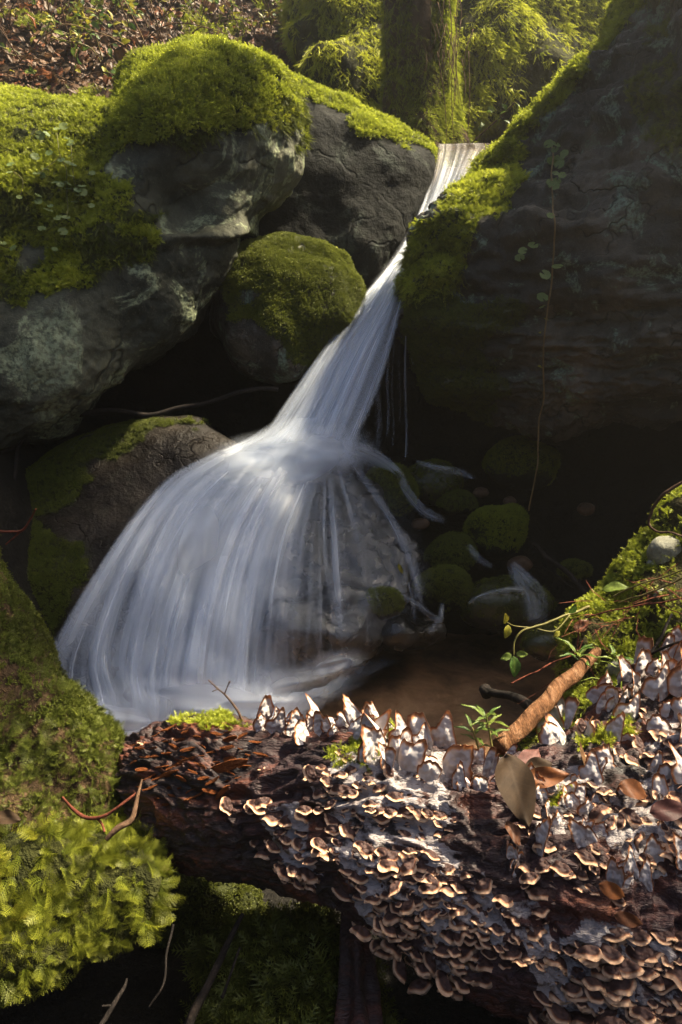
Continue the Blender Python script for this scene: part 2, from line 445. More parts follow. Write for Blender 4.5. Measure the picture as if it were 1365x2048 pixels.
# ------------------------------------------------------------------ ground: one sheet
def ground_h(x, y):
    prof = np.interp(y, [-12, -2, 0, 0.5, 1.2, 1.7, 2.9, 3.2, 3.6, 3.95, 4.15, 4.75, 5.1, 9, 14, 40],
                        [2.2, 0.3, 0.0, 0.0, 0.0, -0.22, -0.22, 0.0, 0.4, 1.3, 2.0, 2.02, 2.2, 6.0, 8.0, 14])
    left = np.interp(y, [-12, -2, 0, 3.4, 4.0, 4.6, 9, 14, 40], [2.2, 0.6, 0.4, 1.2, 2.0, 2.55, 6.4, 8.2, 14])
    right = np.interp(y, [-12, -2, 0, 1, 2, 3.0, 4.0, 4.8, 9, 14, 40], [2.4, 0.7, 0.35, 0.35, 0.2, 0.4, 1.9, 2.7, 6.6, 8.4, 14])
    k = sstep(-0.5, -1.6, x); z = prof * (1 - k) + left * k
    k = sstep(0.9, 2.0, x); z = z * (1 - k) + right * k
    z = z + np.clip(np.abs(x) - 1.9, 0, 3.0) * np.where(y < 4.2, 0.75, 0.3)
    p = np.stack([x, y, x * 0], -1)
    return z + 0.10 * fbm(p, 1.1, 4, 3) + 0.03 * fbm(p, 5, 3, 8)
def nonuni(a, b, c0, c1, fine, coarse):
    L = list(np.arange(a, c0, coarse)) + list(np.arange(c0, c1, fine)) + list(np.arange(c1, b + coarse, coarse))
    return np.array(L)
gx = nonuni(-9, 9, -3.2, 3.2, 0.045, 1.0); gy = nonuni(-8, 11, 0.0, 7.5, 0.045, 0.7)
X, Yg = np.meshgrid(gx, gy, indexing='ij')
GV = np.stack([X, Yg, ground_h(X, Yg)], -1).reshape(-1, 3)
GF = grid_faces(len(gx), len(gy))
ground = add('ground', GV, GF, M['soil'], attrs={'wet': sstep(4.3, 3.9, GV[:, 1]) * sstep(-1.0, 0.2, GV[:, 1])})
tag(ground, 'dark leaf-strewn soil of the ravine banks', None, None, 'structure')
BVH = {}
def bvh(key, V, Fc): BVH[key] = BVHTree.FromPolygons([Vector(v) for v in V], [tuple(map(int, f)) for f in Fc])
bvh('ground', GV, GF)
def hit(keys, px, py):
    d = ray(px, py); best = None
    for k in ([keys] if isinstance(keys, str) else keys):
        h = BVH[k].ray_cast(Vector((0, 0, CAMZ)), Vector(d))
        if h[0] is not None and (best is None or h[3] < best[2]):
            n = h[1] if h[1].dot(Vector(d)) < 0 else -h[1]
            best = (np.array(h[0]), np.array(n), h[3])
    return best

# ------------------------------------------------------------------ boulders from outline, depth and thickness
def blob_geo(outline, center, tf, tb, nth=160, nph=64, amp=0.05, nsc=2.2, seed=1, pa=0.75, pb=0.9, disp=None, oct=5, rough=0.5, smooth=2):
    o = np.array(outline, float)
    cx, cy, cY = center
    ang = np.arctan2(-(o[:, 1] - cy), o[:, 0] - cx)
    r = np.hypot(o[:, 0] - cx, o[:, 1] - cy)
    k = np.argsort(ang); ang, r, Y = ang[k], r[k], o[k, 2]
    th = np.linspace(-np.pi, np.pi, nth, endpoint=False)
    A = np.r_[ang - 2 * np.pi, ang, ang + 2 * np.pi]
    # straight edges between outline points, in pixel space
    xs = np.r_[r * np.cos(ang)] ; ys = np.r_[r * np.sin(ang)]
    X3 = np.r_[xs, xs, xs]; Y3 = np.r_[ys, ys, ys]
    rr = np.empty(nth)
    for i, t in enumerate(th):
        j = np.searchsorted(A, t); a, b = j - 1, j
        dx, dy = X3[b] - X3[a], Y3[b] - Y3[a]
        den = np.cos(t) * dy - np.sin(t) * dx
        rr[i] = (X3[a] * dy - Y3[a] * dx) / (den if abs(den) > 1e-9 else 1e-9)
    YY = np.interp(th, A, np.r_[Y, Y, Y])
    for _ in range(smooth):
        rr = (np.roll(rr, 1) + 2 * rr + np.roll(rr, -1)) / 4
    for _ in range(6):
        YY = (np.roll(YY, 1) + 2 * YY + np.roll(YY, -1)) / 4
    B = P(cx + rr * np.cos(th), cy - rr * np.sin(th), YY)
    C = P(cx, cy, cY)
    # even square grid wrapped on each half (no poles)
    m = int(max(16, math.sqrt(nth * nph * 0.55)))
    g1 = np.linspace(-1, 1, m); gu, gv = np.meshgrid(g1, g1, indexing='ij')
    big = np.abs(gu) >= np.abs(gv); rho = np.where(big, gu, gv)
    den = np.where(rho == 0, 1, rho)
    tt = np.where(big, np.pi / 4 * gv / den, np.pi / 2 - np.pi / 4 * gu / den)
    tt = tt + np.where(rho < 0, np.pi, 0); rho = np.abs(rho)
    tt = (tt + np.pi) % (2 * np.pi) - np.pi
    fi = np.r_[th, np.pi]
    Bt = np.stack([np.interp(tt, fi, np.r_[B[:, k], B[0, k]]) for k in range(3)], -1)
    phi = (1 - rho) * np.pi / 2
    aa = np.cos(phi) ** pa; aa = np.where(rho == 0, 0, aa); bbb = np.sin(phi) ** pb
    dirF = norm(np.array([0, 0, CAMZ]) - C) * np.array([1, 1, 0.55]); dirF = dirF / np.linalg.norm(dirF)
    core = C + (Bt - C) * aa[..., None]
    Vf = (core + (bbb * tf)[..., None] * dirF).reshape(-1, 3); Vb = (core - (bbb * tb)[..., None] * dirF).reshape(-1, 3)
    idx = np.arange(m * m).reshape(m, m); edge_ = np.zeros((m, m), bool); edge_[0] = edge_[-1] = True; edge_[:, 0] = edge_[:, -1] = True
    mapb = np.where(edge_.ravel(), np.arange(m * m), -1); inn = np.where(~edge_.ravel())[0]; mapb[inn] = m * m + np.arange(len(inn))
    V = np.concatenate([Vf, Vb[inn]]); Ff = grid_faces(m, m); Fc = np.concatenate([Ff, mapb[Ff][:, ::-1]])
    N = vnormals(V, Fc)
    cen = V.mean(0)
    if ((V - cen) * N).sum() < 0: Fc = Fc[:, ::-1]; N = -N
    d = amp * fbm(V, nsc, oct, seed, rough)
    # faceting: flatter planes with breaks between them
    d = d + 0.5 * amp * np.abs(fbm(V + 5.1, nsc * 0.8, 3, seed + 40)) - 0.25 * amp
    if disp is not None:
        px, py = proj(V); d = d + disp(V, N, px, py)
    V = V + N * d[:, None]
    return V, Fc, vnormals(V, Fc)

# ------------------------------------------------------------------ moss shoots
PROTO = bpy.data.collections.new('moss_shoots')
def frond(L, n, pin, droop, w, twist, bip=False, rs=random):
    """one feather-like shoot: stem along +Z bending to +X, side branchlets along Y"""
    V = []; Fc = []; T = []
    def quad(a, b, wd, side, ta, tb):
        i = len(V); V.extend([a - side * wd, a + side * wd, b]); Fc.append((i, i + 1, i + 2)); T.extend([ta, ta, tb])
    pts = []
    for i in range(n + 1):
        t = i / n; a = droop * t
        pts.append(np.array([L * (1 - math.cos(a)) / max(droop, 1e-3), 0.03 * L * math.sin(5 * t), L * math.sin(a) / max(droop, 1e-3)]))
    for i in range(n):
        p, q = pts[i], pts[i + 1]; tt = i / n; d = q - p; d = d / (np.linalg.norm(d) + 1e-9)
        up = np.cross(np.array([0, 1, 0]), d)
        quad(p, q + d * L * 0.03, w * (1.1 - 0.6 * tt), np.array([0, 1.0, 0]), tt, tt)
        ln = pin * L * (math.sin(math.pi * min(1, 0.22 + 0.8 * tt)) ** 0.8 + 0.12)
        for s in (-1, 1):
            dd = np.array([0, s * 0.85, 0]) + d * (0.55 + 0.25 * rs.random()) + up * (0.25 * (rs.random() - 0.4))
            dd = dd / np.linalg.norm(dd); l2 = ln * (0.75 + 0.5 * rs.random()); e = p + dd * l2 - up * 0.18 * l2
            if not bip: quad(p, e, w, d, tt * 0.7, 0.4 + 0.6 * tt)
            else:
                quad(p, e, w * 0.5, d, tt * 0.7, 0.4 + 0.6 * tt)
                for k in range(1, 6):
                    f = k / 6; m = p + (e - p) * f; l3 = 0.42 * l2 * (1.05 - f)
                    for s2 in (-1, 1):
                        d3 = d * s2 * 0.8 + dd * 0.75
                        quad(m, m + d3 * l3, w * 0.42, dd, tt, 0.3 + 0.7 * max(tt, f))
    return np.array(V), Fc, T
def shoot(L, n, w, rs=random):
    """upright shoot with leaves all round, seen as a small star"""
    V = []; Fc = []; T = []
    lx, ly = rs.uniform(-.25, .25), rs.uniform(-.25, .25)
    for i in range(n):
        t = (i + 1) / n; c = np.array([lx * t * t * L, ly * t * t * L, L * t * 0.9]); a = i * 2.4
        l = L * (0.42 - 0.18 * t); d = np.array([math.cos(a), math.sin(a), 0.45 + 0.9 * t]); d = d / np.linalg.norm(d)
        s = np.array([-math.sin(a), math.cos(a), 0]) * w; k = len(V)
        V += [c - s, c + s, c + d * l]; Fc.append((k, k + 1, k + 2)); T += [t * 0.5, t * 0.5, 0.3 + 0.7 * t]
    return np.array(V), Fc, T
def clump(name, makers, mat, spread=0.35, tilt=0.5):
    V = []; Fc = []; T = []; o = 0
    for mk in makers:
        v, f, t = mk()
        m = Matrix.Rotation(random.uniform(0, 6.28), 3, 'Z') @ Matrix.Rotation(random.uniform(-tilt, tilt), 3, 'X') @ Matrix.Rotation(random.uniform(-tilt * 0.4, tilt), 3, 'Y')
        v = v @ np.array(m).T + np.array([random.uniform(-1, 1) * spread, random.uniform(-1, 1) * spread, random.uniform(-.12, .05)])
        V.append(v); Fc += [tuple(i + o for i in q) for q in f]; T += t; o += len(v)
    me = make_mesh(name, np.concatenate(V), Fc, mat, False, {'tip': T})
    ob = bpy.data.objects.new(name, me)
    return ob
def proto_set(name, obs):
    c = bpy.data.collections.new(name)
    for o in obs: c.objects.link(o)
    return c
def mk_protos(mat, tagn):
    D = {}
    D['cushion'] = proto_set('cushion_' + tagn, [clump('a%d' % i, [lambda: shoot(random.uniform(.7, 1.1), 13, .075) for _ in range(9)], mat, .55, .35) for i in range(4)])
    D['feather'] = proto_set('feather_' + tagn, [clump('f%d' % i, [lambda: frond(random.uniform(.8, 1.25), 7, .3, random.uniform(.4, 1.3), .045, 0) for _ in range(6)], mat, .4, .8) for i in range(5)])
    D['strand'] = proto_set('strand_' + tagn, [clump('s%d' % i, [lambda: frond(random.uniform(1.0, 1.9), 10, .13, random.uniform(.2, .8), .04, 0) for _ in range(5)], mat, .3, .5) for i in range(5)])
    D['fern'] = proto_set('fern_' + tagn, [clump('b%d' % i, [lambda: frond(random.uniform(.85, 1.3), 11, .36, random.uniform(.5, 1.2), .028, 0, True) for _ in range(2)], mat, .2, .5) for i in range(5)])
    D['pile'] = proto_set('pile_' + tagn, [clump('p%d' % i, [lambda: shoot(random.uniform(.5, .9), 7, .1) for _ in range(12)], mat, .7, .3) for i in range(4)])
    return D
PR = {k: mk_protos(M[k], k) for k in ('moss', 'moss_dark', 'moss_fern')}

GNT = {}
def gn_tree(coll):
    if coll.name in GNT: return GNT[coll.name]
    t = bpy.data.node_groups.new('scatter_' + coll.name, 'GeometryNodeTree')
    t.interface.new_socket('Geometry', in_out='INPUT', socket_type='NodeSocketGeometry')
    t.interface.new_socket('Geometry', in_out='OUTPUT', socket_type='NodeSocketGeometry')
    gi = t.nodes.new('NodeGroupInput'); go = t.nodes.new('NodeGroupOutput')
    ci = t.nodes.new('GeometryNodeCollectionInfo'); ci.inputs[0].default_value = coll
    ci.inputs['Separate Children'].default_value = True; ci.inputs['Reset Children'].default_value = True
    ip = t.nodes.new('GeometryNodeInstanceOnPoints')
    ip.inputs['Pick Instance'].default_value = True
    def na(name, ty):
        n = t.nodes.new('GeometryNodeInputNamedAttribute'); n.data_type = ty; n.inputs[0].default_value = name
        return n.outputs[0]
    L = t.links.new
    L(gi.outputs[0], ip.inputs['Points']); L(ci.outputs[0], ip.inputs['Instance'])
    L(na('vi', 'INT'), ip.inputs['Instance Index'])
    L(na('rot', 'FLOAT_VECTOR'), ip.inputs['Rotation'])
    L(na('scl', 'FLOAT_VECTOR'), ip.inputs['Scale'])
    L(ip.outputs[0], go.inputs[0])
    GNT[coll.name] = t
    return t
def eulers(Z, spin):
    """XYZ eulers taking +Z to Z and then spinning; +X droops downhill when spin is 0"""
    down = np.array([0, 0, -1.0])
    Xa = down - Z * (Z @ down)[:, None]
    bad = np.linalg.norm(Xa, axis=1) < 0.05
    Xa[bad] = [1, 0, 0]
    Xa = norm(Xa - Z * (Xa * Z).sum(1)[:, None]); Ya = np.cross(Z, Xa)
    c, s = np.cos(spin)[:, None], np.sin(spin)[:, None]
    X2 = Xa * c + Ya * s; Y2 = -Xa * s + Ya * c
    m = np.stack([X2, Y2, Z], -1)
    ey = -np.arcsin(np.clip(m[:, 2, 0], -1, 1)); ex = np.arctan2(m[:, 2, 1], m[:, 2, 2]); ez = np.arctan2(m[:, 1, 0], m[:, 0, 0])
    return np.stack([ex, ey, ez], -1)
def scatter(name, pts, Z, spin, scl, tint, coll, parent, label=None):
    n = len(pts); b = np.array(base_of(parent)) if parent else np.zeros(3)
    me = bpy.data.meshes.new(name); me.vertices.add(n)
    me.vertices.foreach_set('co', (pts - b).astype(np.float32).ravel())
    def at(k, ty, v, f='value'):
        a = me.attributes.new(k, ty, 'POINT'); a.data.foreach_set(f, np.ascontiguousarray(v).ravel())
    at('rot', 'FLOAT_VECTOR', eulers(norm(Z), spin).astype(np.float32), 'vector')
    scl = scl if scl.ndim == 2 else np.repeat(scl[:, None], 3, 1)
    at('scl', 'FLOAT_VECTOR', scl.astype(np.float32), 'vector')
    at('tint', 'FLOAT', tint.astype(np.float32))
    at('vi', 'INT', rng.integers(0, 64, n).astype(np.int32))
    ob = bpy.data.objects.new(name, me); COL.objects.link(ob)
    if parent: ob.parent = parent
    ob['kind'] = 'stuff'
    if label: ob['label'] = label
    mo = ob.modifiers.new('scatter', 'NODES'); mo.node_group = gn_tree(coll)
    return ob
def sample(V, Fc, dens):
    """area-weighted random points with normals"""
    Fc = np.asarray(Fc)
    tri = np.concatenate([Fc[:, [0, 1, 2]], Fc[:, [0, 2, 3]]]) if Fc.shape[1] == 4 else Fc
    a, b, c = V[tri[:, 0]], V[tri[:, 1]], V[tri[:, 2]]
    cr = np.cross(b - a, c - a); ar = np.linalg.norm(cr, axis=1) / 2
    n = int(ar.sum() * dens)
    i = rng.choice(len(tri), n, p=ar / ar.sum())
    u, v = rng.random(n), rng.random(n); f = u + v > 1; u[f] = 1 - u[f]; v[f] = 1 - v[f]
    p = a[i] + (b - a)[i] * u[:, None] + (c - a)[i] * v[:, None]
    N = vnormals(V, Fc)
    q = norm(N[tri[i, 0]] * (1 - u - v)[:, None] + N[tri[i, 1]] * u[:, None] + N[tri[i, 2]] * v[:, None])
    return p, q
def moss_on(parent, V, Fc, mask, dens, size, kind='feather', mat='moss', droop=0.6, tint=(0.15, 0.95), name='moss', lift=0.0, seed=5, spinr=0.9, label=None, zmul=1.0, flat=0.0):
    p, n = sample(V, Fc, dens)
    view = norm(p - np.array([0, 0, CAMZ]))
    keep = (n * view).sum(1) < 0.45
    p, n = p[keep], n[keep]
    m = mask(p, n, *proj(p))
    k = rng.random(len(p)) < m
    p, n, m = p[k], n[k], m[k]
    if not len(p): return None
    steep = 1 - np.clip(n[:, 2], 0, 1)
    droop = droop + 0 * steep
    if flat: steep = np.maximum(steep, flat * 0.5)
    Z = norm(n + np.array([0, 0, -1.0]) * (droop * steep)[:, None] + np.array([0, 0, 0.35]) * np.clip(n[:, 2], 0, 1)[:, None] + rng.normal(0, 0.16, p.shape))
    big = fbm(p, 5, 3, seed) * 0.5 + 0.5
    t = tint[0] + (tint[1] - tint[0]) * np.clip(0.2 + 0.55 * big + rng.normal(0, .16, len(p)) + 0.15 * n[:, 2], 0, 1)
    s = size * (0.65 + 0.7 * rng.random(len(p))) * (0.75 + 0.5 * big)
    s3 = np.stack([s, s, s * zmul], -1)
    return scatter(name, p + n * lift, Z, rng.normal(0, spinr, len(p)), s3, t, PR[mat][kind], parent, label)
def pmask(polys, jit=22, sc=9, seed=3, holes=(), thr=None):
    """moss lies inside these outlines, with a ragged edge"""
    def f(p, n, px, py):
        jx = px + jit * fbm(p, sc, 3, seed); jy = py + jit * fbm(p + 3.3, sc, 3, seed + 7)
        m = np.zeros(len(px), bool)
        for q in polys: m |= in_poly(q, jx, jy)
        for q in holes: m &= ~in_poly(q, jx, jy)
        if thr is not None: m |= (n[:, 2] > thr + 0.2 * fbm(p, 6, 2, 77))
        return m.astype(float)
    return f
def boulder(label, outline, center, tf, tb, mat, masks=None, name='boulder', cat='boulder', part='stone', **kw):
    V, Fc, N = blob_geo(outline, center, tf, tb, **kw)
    ma = np.zeros(len(V))
    if masks is not None: ma = masks(V, N, *proj(V))
    root = empty(name, (V[:, 0].mean(), V[:, 1].mean(), V[:, 2].min()), label, cat)
    add(part, V, Fc, mat, root, attrs={'moss': ma})
    return root, V, Fc, N

# ================================================================== LARGE STRUCTURE
# ---- big left boulder
def dispL(V, N, px, py):
    d = -0.10 * np.exp(-(((px - 390) / 95) ** 2 + ((py - 400) / 62) ** 2))          # hollow in the face
    jy = py + 14 * fbm(V, 4, 3, 21)
    led = sstep(480 - 0.10 * (px - 330), 462 - 0.10 * (px - 330), jy) * sstep(250, 330, px)
    d = d + 0.045 * sstep(440, 468, jy) * sstep(300, 350, px) * sstep(500, 478, jy) # ledge lip
    d = d - 0.05 * np.exp(-((jy - 483) / 9) ** 2) * sstep(330, 380, px)             # crack below it
    d = d + 0.05 * np.exp(-(((px - 420) / 190) ** 2 + ((py - 190) / 80) ** 2))       # cushion hump
    return d
capL = [(-300, 60), (240, 150), (330, 60), (640, 60), (612, 300), (592, 268), (545, 226), (500, 232), (470, 262), (400, 288), (330, 276), (262, 292), (222, 360), (262, 440), (340, 458), (318, 505), (270, 540), (190, 548), (130, 585), (40, 605), (-300, 640)]
holeL = [[(30, 520), (60, 480), (105, 478), (108, 520), (60, 548)], [(205, 340), (240, 310), (250, 360), (225, 400)]]
maskL = pmask([capL], 26, 8, 3, holeL)
rootL, VL, FL, NL = boulder('huge grey boulder at left with a domed yellow-green moss cap', [(-350, 150, 3.2), (-120, 165, 3.3), (0, 178, 3.4), (120, 192, 3.5), (232, 215, 3.5), (262, 170, 3.5), (310, 135, 3.5), (380, 117, 3.5), (470, 118, 3.5), (540, 165, 3.5), (588, 240, 3.5), (600, 305, 3.5), (585, 365, 3.5), (550, 415, 3.45), (500, 468, 3.35), (470, 535, 3.3), (435, 595, 3.25), (392, 655, 3.2), (330, 715, 3.15), (230, 780, 3.05), (120, 850, 2.95), (0, 905, 2.85), (-200, 960, 2.75), (-400, 900, 2.8), (-480, 500, 3.0)],
    (180, 480, 3.25), 0.42, 0.7, M['rock_grey'], maskL, nth=560, nph=220, amp=0.045, nsc=2.6, seed=11, disp=dispL, oct=7, rough=0.56)
bvh('L', VL, FL)
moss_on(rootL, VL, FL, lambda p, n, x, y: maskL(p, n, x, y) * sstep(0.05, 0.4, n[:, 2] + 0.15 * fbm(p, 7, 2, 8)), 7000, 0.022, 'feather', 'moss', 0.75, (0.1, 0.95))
moss_on(rootL, VL, FL, lambda p, n, x, y: maskL(p, n, x, y) * sstep(0.4, 0.05, n[:, 2] + 0.15 * fbm(p, 7, 2, 8)) * np.clip(0.6 + 0.9 * fbm(p, 5, 3, 18), 0, 1), 4200, 0.024, 'feather', 'moss_dark', 1.5, (0.1, 0.9))  # steep front gets darker moss, painting its shade into the colour
moss_on(rootL, VL, FL, lambda p, n, x, y: maskL(p, n, x, y) * sstep(0.55, 0.2, n[:, 2]), 1500, 0.028, 'strand', 'moss_dark', 2.6, (0.2, 1.0), spinr=0.6)  # hanging strands darkened for the same painted shade
hump = pmask([[(235, 215), (300, 120), (420, 90), (520, 130), (560, 190), (470, 255), (350, 270), (250, 290)]], 15, 8, 6)
moss_on(rootL, VL, FL, hump, 5000, 0.022, 'cushion', 'moss', 0.3, (0.3, 1.0), lift=0.012)
# ---- boulder behind, beside the fall
capM = [(480, 90), (700, 150), (900, 270), (868, 306), (815, 285), (770, 280), (700, 246), (650, 205), (590, 172), (530, 165), (480, 165)]
maskM = pmask([capM], 16, 8, 4)
rootM, VM, FM, NM = boulder('dark wedge-shaped boulder left of the lip with mossy sloping top', [(470, 150, 4.15), (520, 135, 4.15), (600, 148, 4.15), (690, 185, 4.15), (780, 235, 4.1), (850, 275, 4.05), (876, 300, 4.0), (868, 345, 3.95), (850, 405, 3.85), (805, 480, 3.75), (770, 545, 3.7), (700, 640, 3.7), (560, 640, 3.7), (460, 520, 3.8), (430, 300, 4.0)],
    (660, 370, 3.95), 0.22, 0.6, M['rock_dark'], maskM, nth=220, nph=100, amp=0.03, nsc=2.4, seed=23, oct=7, rough=0.56)
bvh('M', VM, FM)
moss_on(rootM, VM, FM, maskM, 6600, 0.023, 'feather', 'moss', 0.75, (0.25, 1.0))
# ---- round mossy boulder
capR = [(430, 550), (470, 470), (560, 460), (660, 470), (740, 560), (735, 650), (680, 745), (620, 745), (570, 700), (530, 670), (490, 640), (455, 600)]
maskR = pmask([capR], 22, 8, 5, [[(495, 575), (520, 560), (540, 575), (530, 595), (500, 595)]])
rootR, VR, FR, NR = boulder('round boulder with short olive moss wedged beside the falling water', [(424, 570, 3.4), (448, 520, 3.4), (500, 490, 3.45), (570, 480, 3.45), (640, 490, 3.45), (690, 520, 3.45), (716, 565, 3.45), (712, 625, 3.4), (688, 685, 3.4), (640, 735, 3.35), (600, 762, 3.3), (550, 776, 3.3), (490, 752, 3.3), (450, 705, 3.3), (426, 645, 3.35)],
    (572, 625, 3.4), 0.26, 0.35, M['rock_brown'], maskR, nth=140, nph=70, amp=0.04, nsc=3, seed=31)
bvh('R', VR, FR)
moss_on(rootR, VR, FR, maskR, 13000, 0.013, 'pile', 'moss_dark', 0.5, (0.3, 1.0))
# ---- low boulder at left of the cascade
capW = [(-100, 900), (60, 920), (140, 870), (240, 840), (330, 830), (420, 845), (330, 860), (230, 910), (170, 960), (130, 1000), (60, 1045), (120, 1075), (190, 1090), (150, 1190), (110, 1290), (-100, 1500)]
maskW = pmask([capW], 22, 8, 9)
rootW, VW, FW, NW = boulder('low wet boulder with speckled crown and green flank left of the cascade', [(-120, 1080, 2.7), (-40, 1010, 2.8), (40, 955, 2.9), (130, 885, 3.0), (230, 852, 3.05), (310, 842, 3.05), (400, 852, 3.05), (480, 885, 3.0), (540, 960, 2.95), (520, 1120, 2.7), (420, 1300, 2.4), (260, 1420, 2.35), (80, 1420, 2.35), (-80, 1350, 2.4), (-140, 1200, 2.5)],
    (240, 1110, 2.65), 0.15, 0.5, M['rock_gravelly'], maskW, nth=160, nph=80, amp=0.03, nsc=3, seed=41)
bvh('W', VW, FW)
moss_on(rootW, VW, FW, maskW, 11000, 0.012, 'pile', 'moss_dark', 0.4, (0.1, 0.75))
# ---- cascade boulder, under the water
def dispC(V, N, px, py):
    jy = py + 20 * fbm(V, 6, 3, 52)
    return 0.07 * sstep(1180, 1205, jy) * sstep(1330, 1270, jy) * sstep(500, 580, px) * sstep(800, 720, px) + 0.03 * np.abs(fbm(V, 7, 3, 53))
rootC, VC, FC_, NC = boulder('rounded black boulder under the spreading white cascade', [(280, 1000, 2.85), (360, 945, 2.95), (450, 915, 3.0), (560, 912, 3.0), (680, 930, 3.0), (760, 968, 2.95), (820, 1040, 2.85), (845, 1120, 2.75), (820, 1200, 2.65), (740, 1300, 2.5), (600, 1400, 2.35), (450, 1480, 2.22), (300, 1500, 2.18), (190, 1450, 2.2), (165, 1330, 2.35), (190, 1180, 2.55), (230, 1080, 2.7)],
    (480, 1180, 2.6), 0.10, 0.5, M['rock_wet'], None, nth=200, nph=100, amp=0.035, nsc=3.2, seed=51, disp=dispC)
bvh('C', VC, FC_)
# ---- massive right boulder
edge = [(780, 560), (850, 440), (940, 340), (1000, 255), (1090, 150), (1210, 30), (1300, -80), (1420, -250), (1500, -250), (1360, -60), (1262, 20), (1215, 90), (1180, 150), (1150, 195), (1085, 232), (1062, 300), (1035, 370), (1010, 425), (960, 430), (925, 480), (905, 560), (860, 600), (800, 590)]
patch = [[(1262, 150), (1330, 130), (1420, 160), (1420, 300), (1330, 330), (1290, 290)], [(1290, 40), (1330, 20), (1345, 70), (1300, 80)]]
low = [(800, 580), (880, 560), (940, 600), (1000, 560), (1060, 590), (1010, 660), (960, 700), (1010, 800), (960, 860), (820, 840)]
maskE = pmask([edge], 24, 7, 13, [[(1085, 245), (1130, 205), (1150, 225), (1100, 262)]])
maskE2 = pmask([low], 30, 9, 14)
maskE3 = pmask(patch, 40, 10, 15)
def maskEall(*a): return np.maximum(np.maximum(maskE(*a), maskE2(*a)), 0.7 * maskE3(*a))
def dispE(V, N, px, py):
    q = V * np.array([1.2, 1.2, 5.0]) + 0.3 * V[:, [2, 0, 1]]
    return 0.035 * fbm(q, 2.2, 4, 61) - 0.03 * np.abs(fbm(q, 4.5, 5, 62, 0.6)) - 0.05 * np.exp(-((py - 840) / 30) ** 2)
rootE, VE, FE, NE = boulder('massive dark brown boulder filling the right side, moss along its edge', [(810, 552, 3.4), (828, 505, 3.42), (880, 440, 3.5), (940, 368, 3.6), (1000, 285, 3.7), (1060, 215, 3.75), (1130, 145, 3.75), (1200, 65, 3.7), (1262, -15, 3.65), (1340, -130, 3.55), (1500, -280, 3.4), (1800, -250, 3.1), (2000, 200, 2.7), (1950, 700, 2.6), (1650, 880, 2.7), (1365, 862, 2.95), (1200, 856, 3.1), (1050, 862, 3.2), (930, 842, 3.3), (850, 808, 3.38), (820, 740, 3.4), (806, 640, 3.4)],
    (1290, 430, 3.15), 0.42, 1.5, M['rock_brown'], maskEall, nth=560, nph=220, amp=0.06, nsc=2.2, seed=61, disp=dispE, oct=7, rough=0.58)
bvh('E', VE, FE)
moss_on(rootE, VE, FE, maskE, 4600, 0.028, 'feather', 'moss', 0.75, (0.2, 1.0))
moss_on(rootE, VE, FE, lambda p, n, x, y: maskE(p, n, x, y) * sstep(0.5, 0.1, n[:, 2]), 1300, 0.036, 'strand', 'moss', 2.4, (0.0, 0.6), spinr=0.6)
moss_on(rootE, VE, FE, pmask([[(980, 290), (1060, 190), (1130, 120), (1170, 130), (1080, 220), (1040, 290), (980, 350)]], 12, 8, 19), 3000, 0.032, 'cushion', 'moss', 0.3, (0.3, 0.95), lift=0.01)
moss_on(rootE, VE, FE, maskE2, 5500, 0.018, 'pile', 'moss_dark', 0.6, (0.0, 0.55))
moss_on(rootE, VE, FE, maskE3, 1500, 0.028, 'feather', 'moss_dark', 0.8, (0.2, 0.8))

# ---- mossy bank behind the lip, two moss-hung lumps and a trunk
def hang(root, V, Fc, dens, size, tint, mat='moss'):
    moss_on(root, V, Fc, lambda p, n, x, y: np.clip(0.55 + 0.9 * fbm(p, 3, 3, 91), 0.05, 1), dens, size, 'strand', mat, 3.2, tint, spinr=0.5, flat=1.6)
def lump(label, ol, c, tf, tb, seed, dens=2800, size=0.042, tint=(0.5, 1.35)):
    root, V, Fc, N = boulder(label, ol, c, tf, tb, M['soil'], lambda p, n, x, y: np.ones(len(p)), 'mossy_bank', 'bank', 'earth', nth=110, nph=60, amp=0.10, nsc=2.2, seed=seed)
    hang(root, V, Fc, dens, size, tint)
    return root, V, Fc
B1 = lump('moss-hung earth bank left of the tree trunk behind the boulders', [(600, -120, 6.0), (700, -160, 6.1), (800, -120, 6.0), (840, 0, 5.7), (830, 130, 5.35), (810, 250, 5.0), (740, 290, 4.95), (660, 260, 5.0), (600, 180, 5.2), (590, 60, 5.6)], (710, 70, 5.4), 0.25, 0.6, 71)
B2 = lump('moss-curtained earth bank right of the tree trunk above the lip', [(850, -160, 6.0), (1050, -220, 6.2), (1250, -180, 6.1), (1330, -40, 5.8), (1260, 120, 5.4), (1160, 190, 5.1), (1100, 250, 5.05), (1000, 270, 5.0), (900, 270, 5.0), (850, 150, 5.2)], (1060, 40, 5.4), 0.28, 0.6, 73)

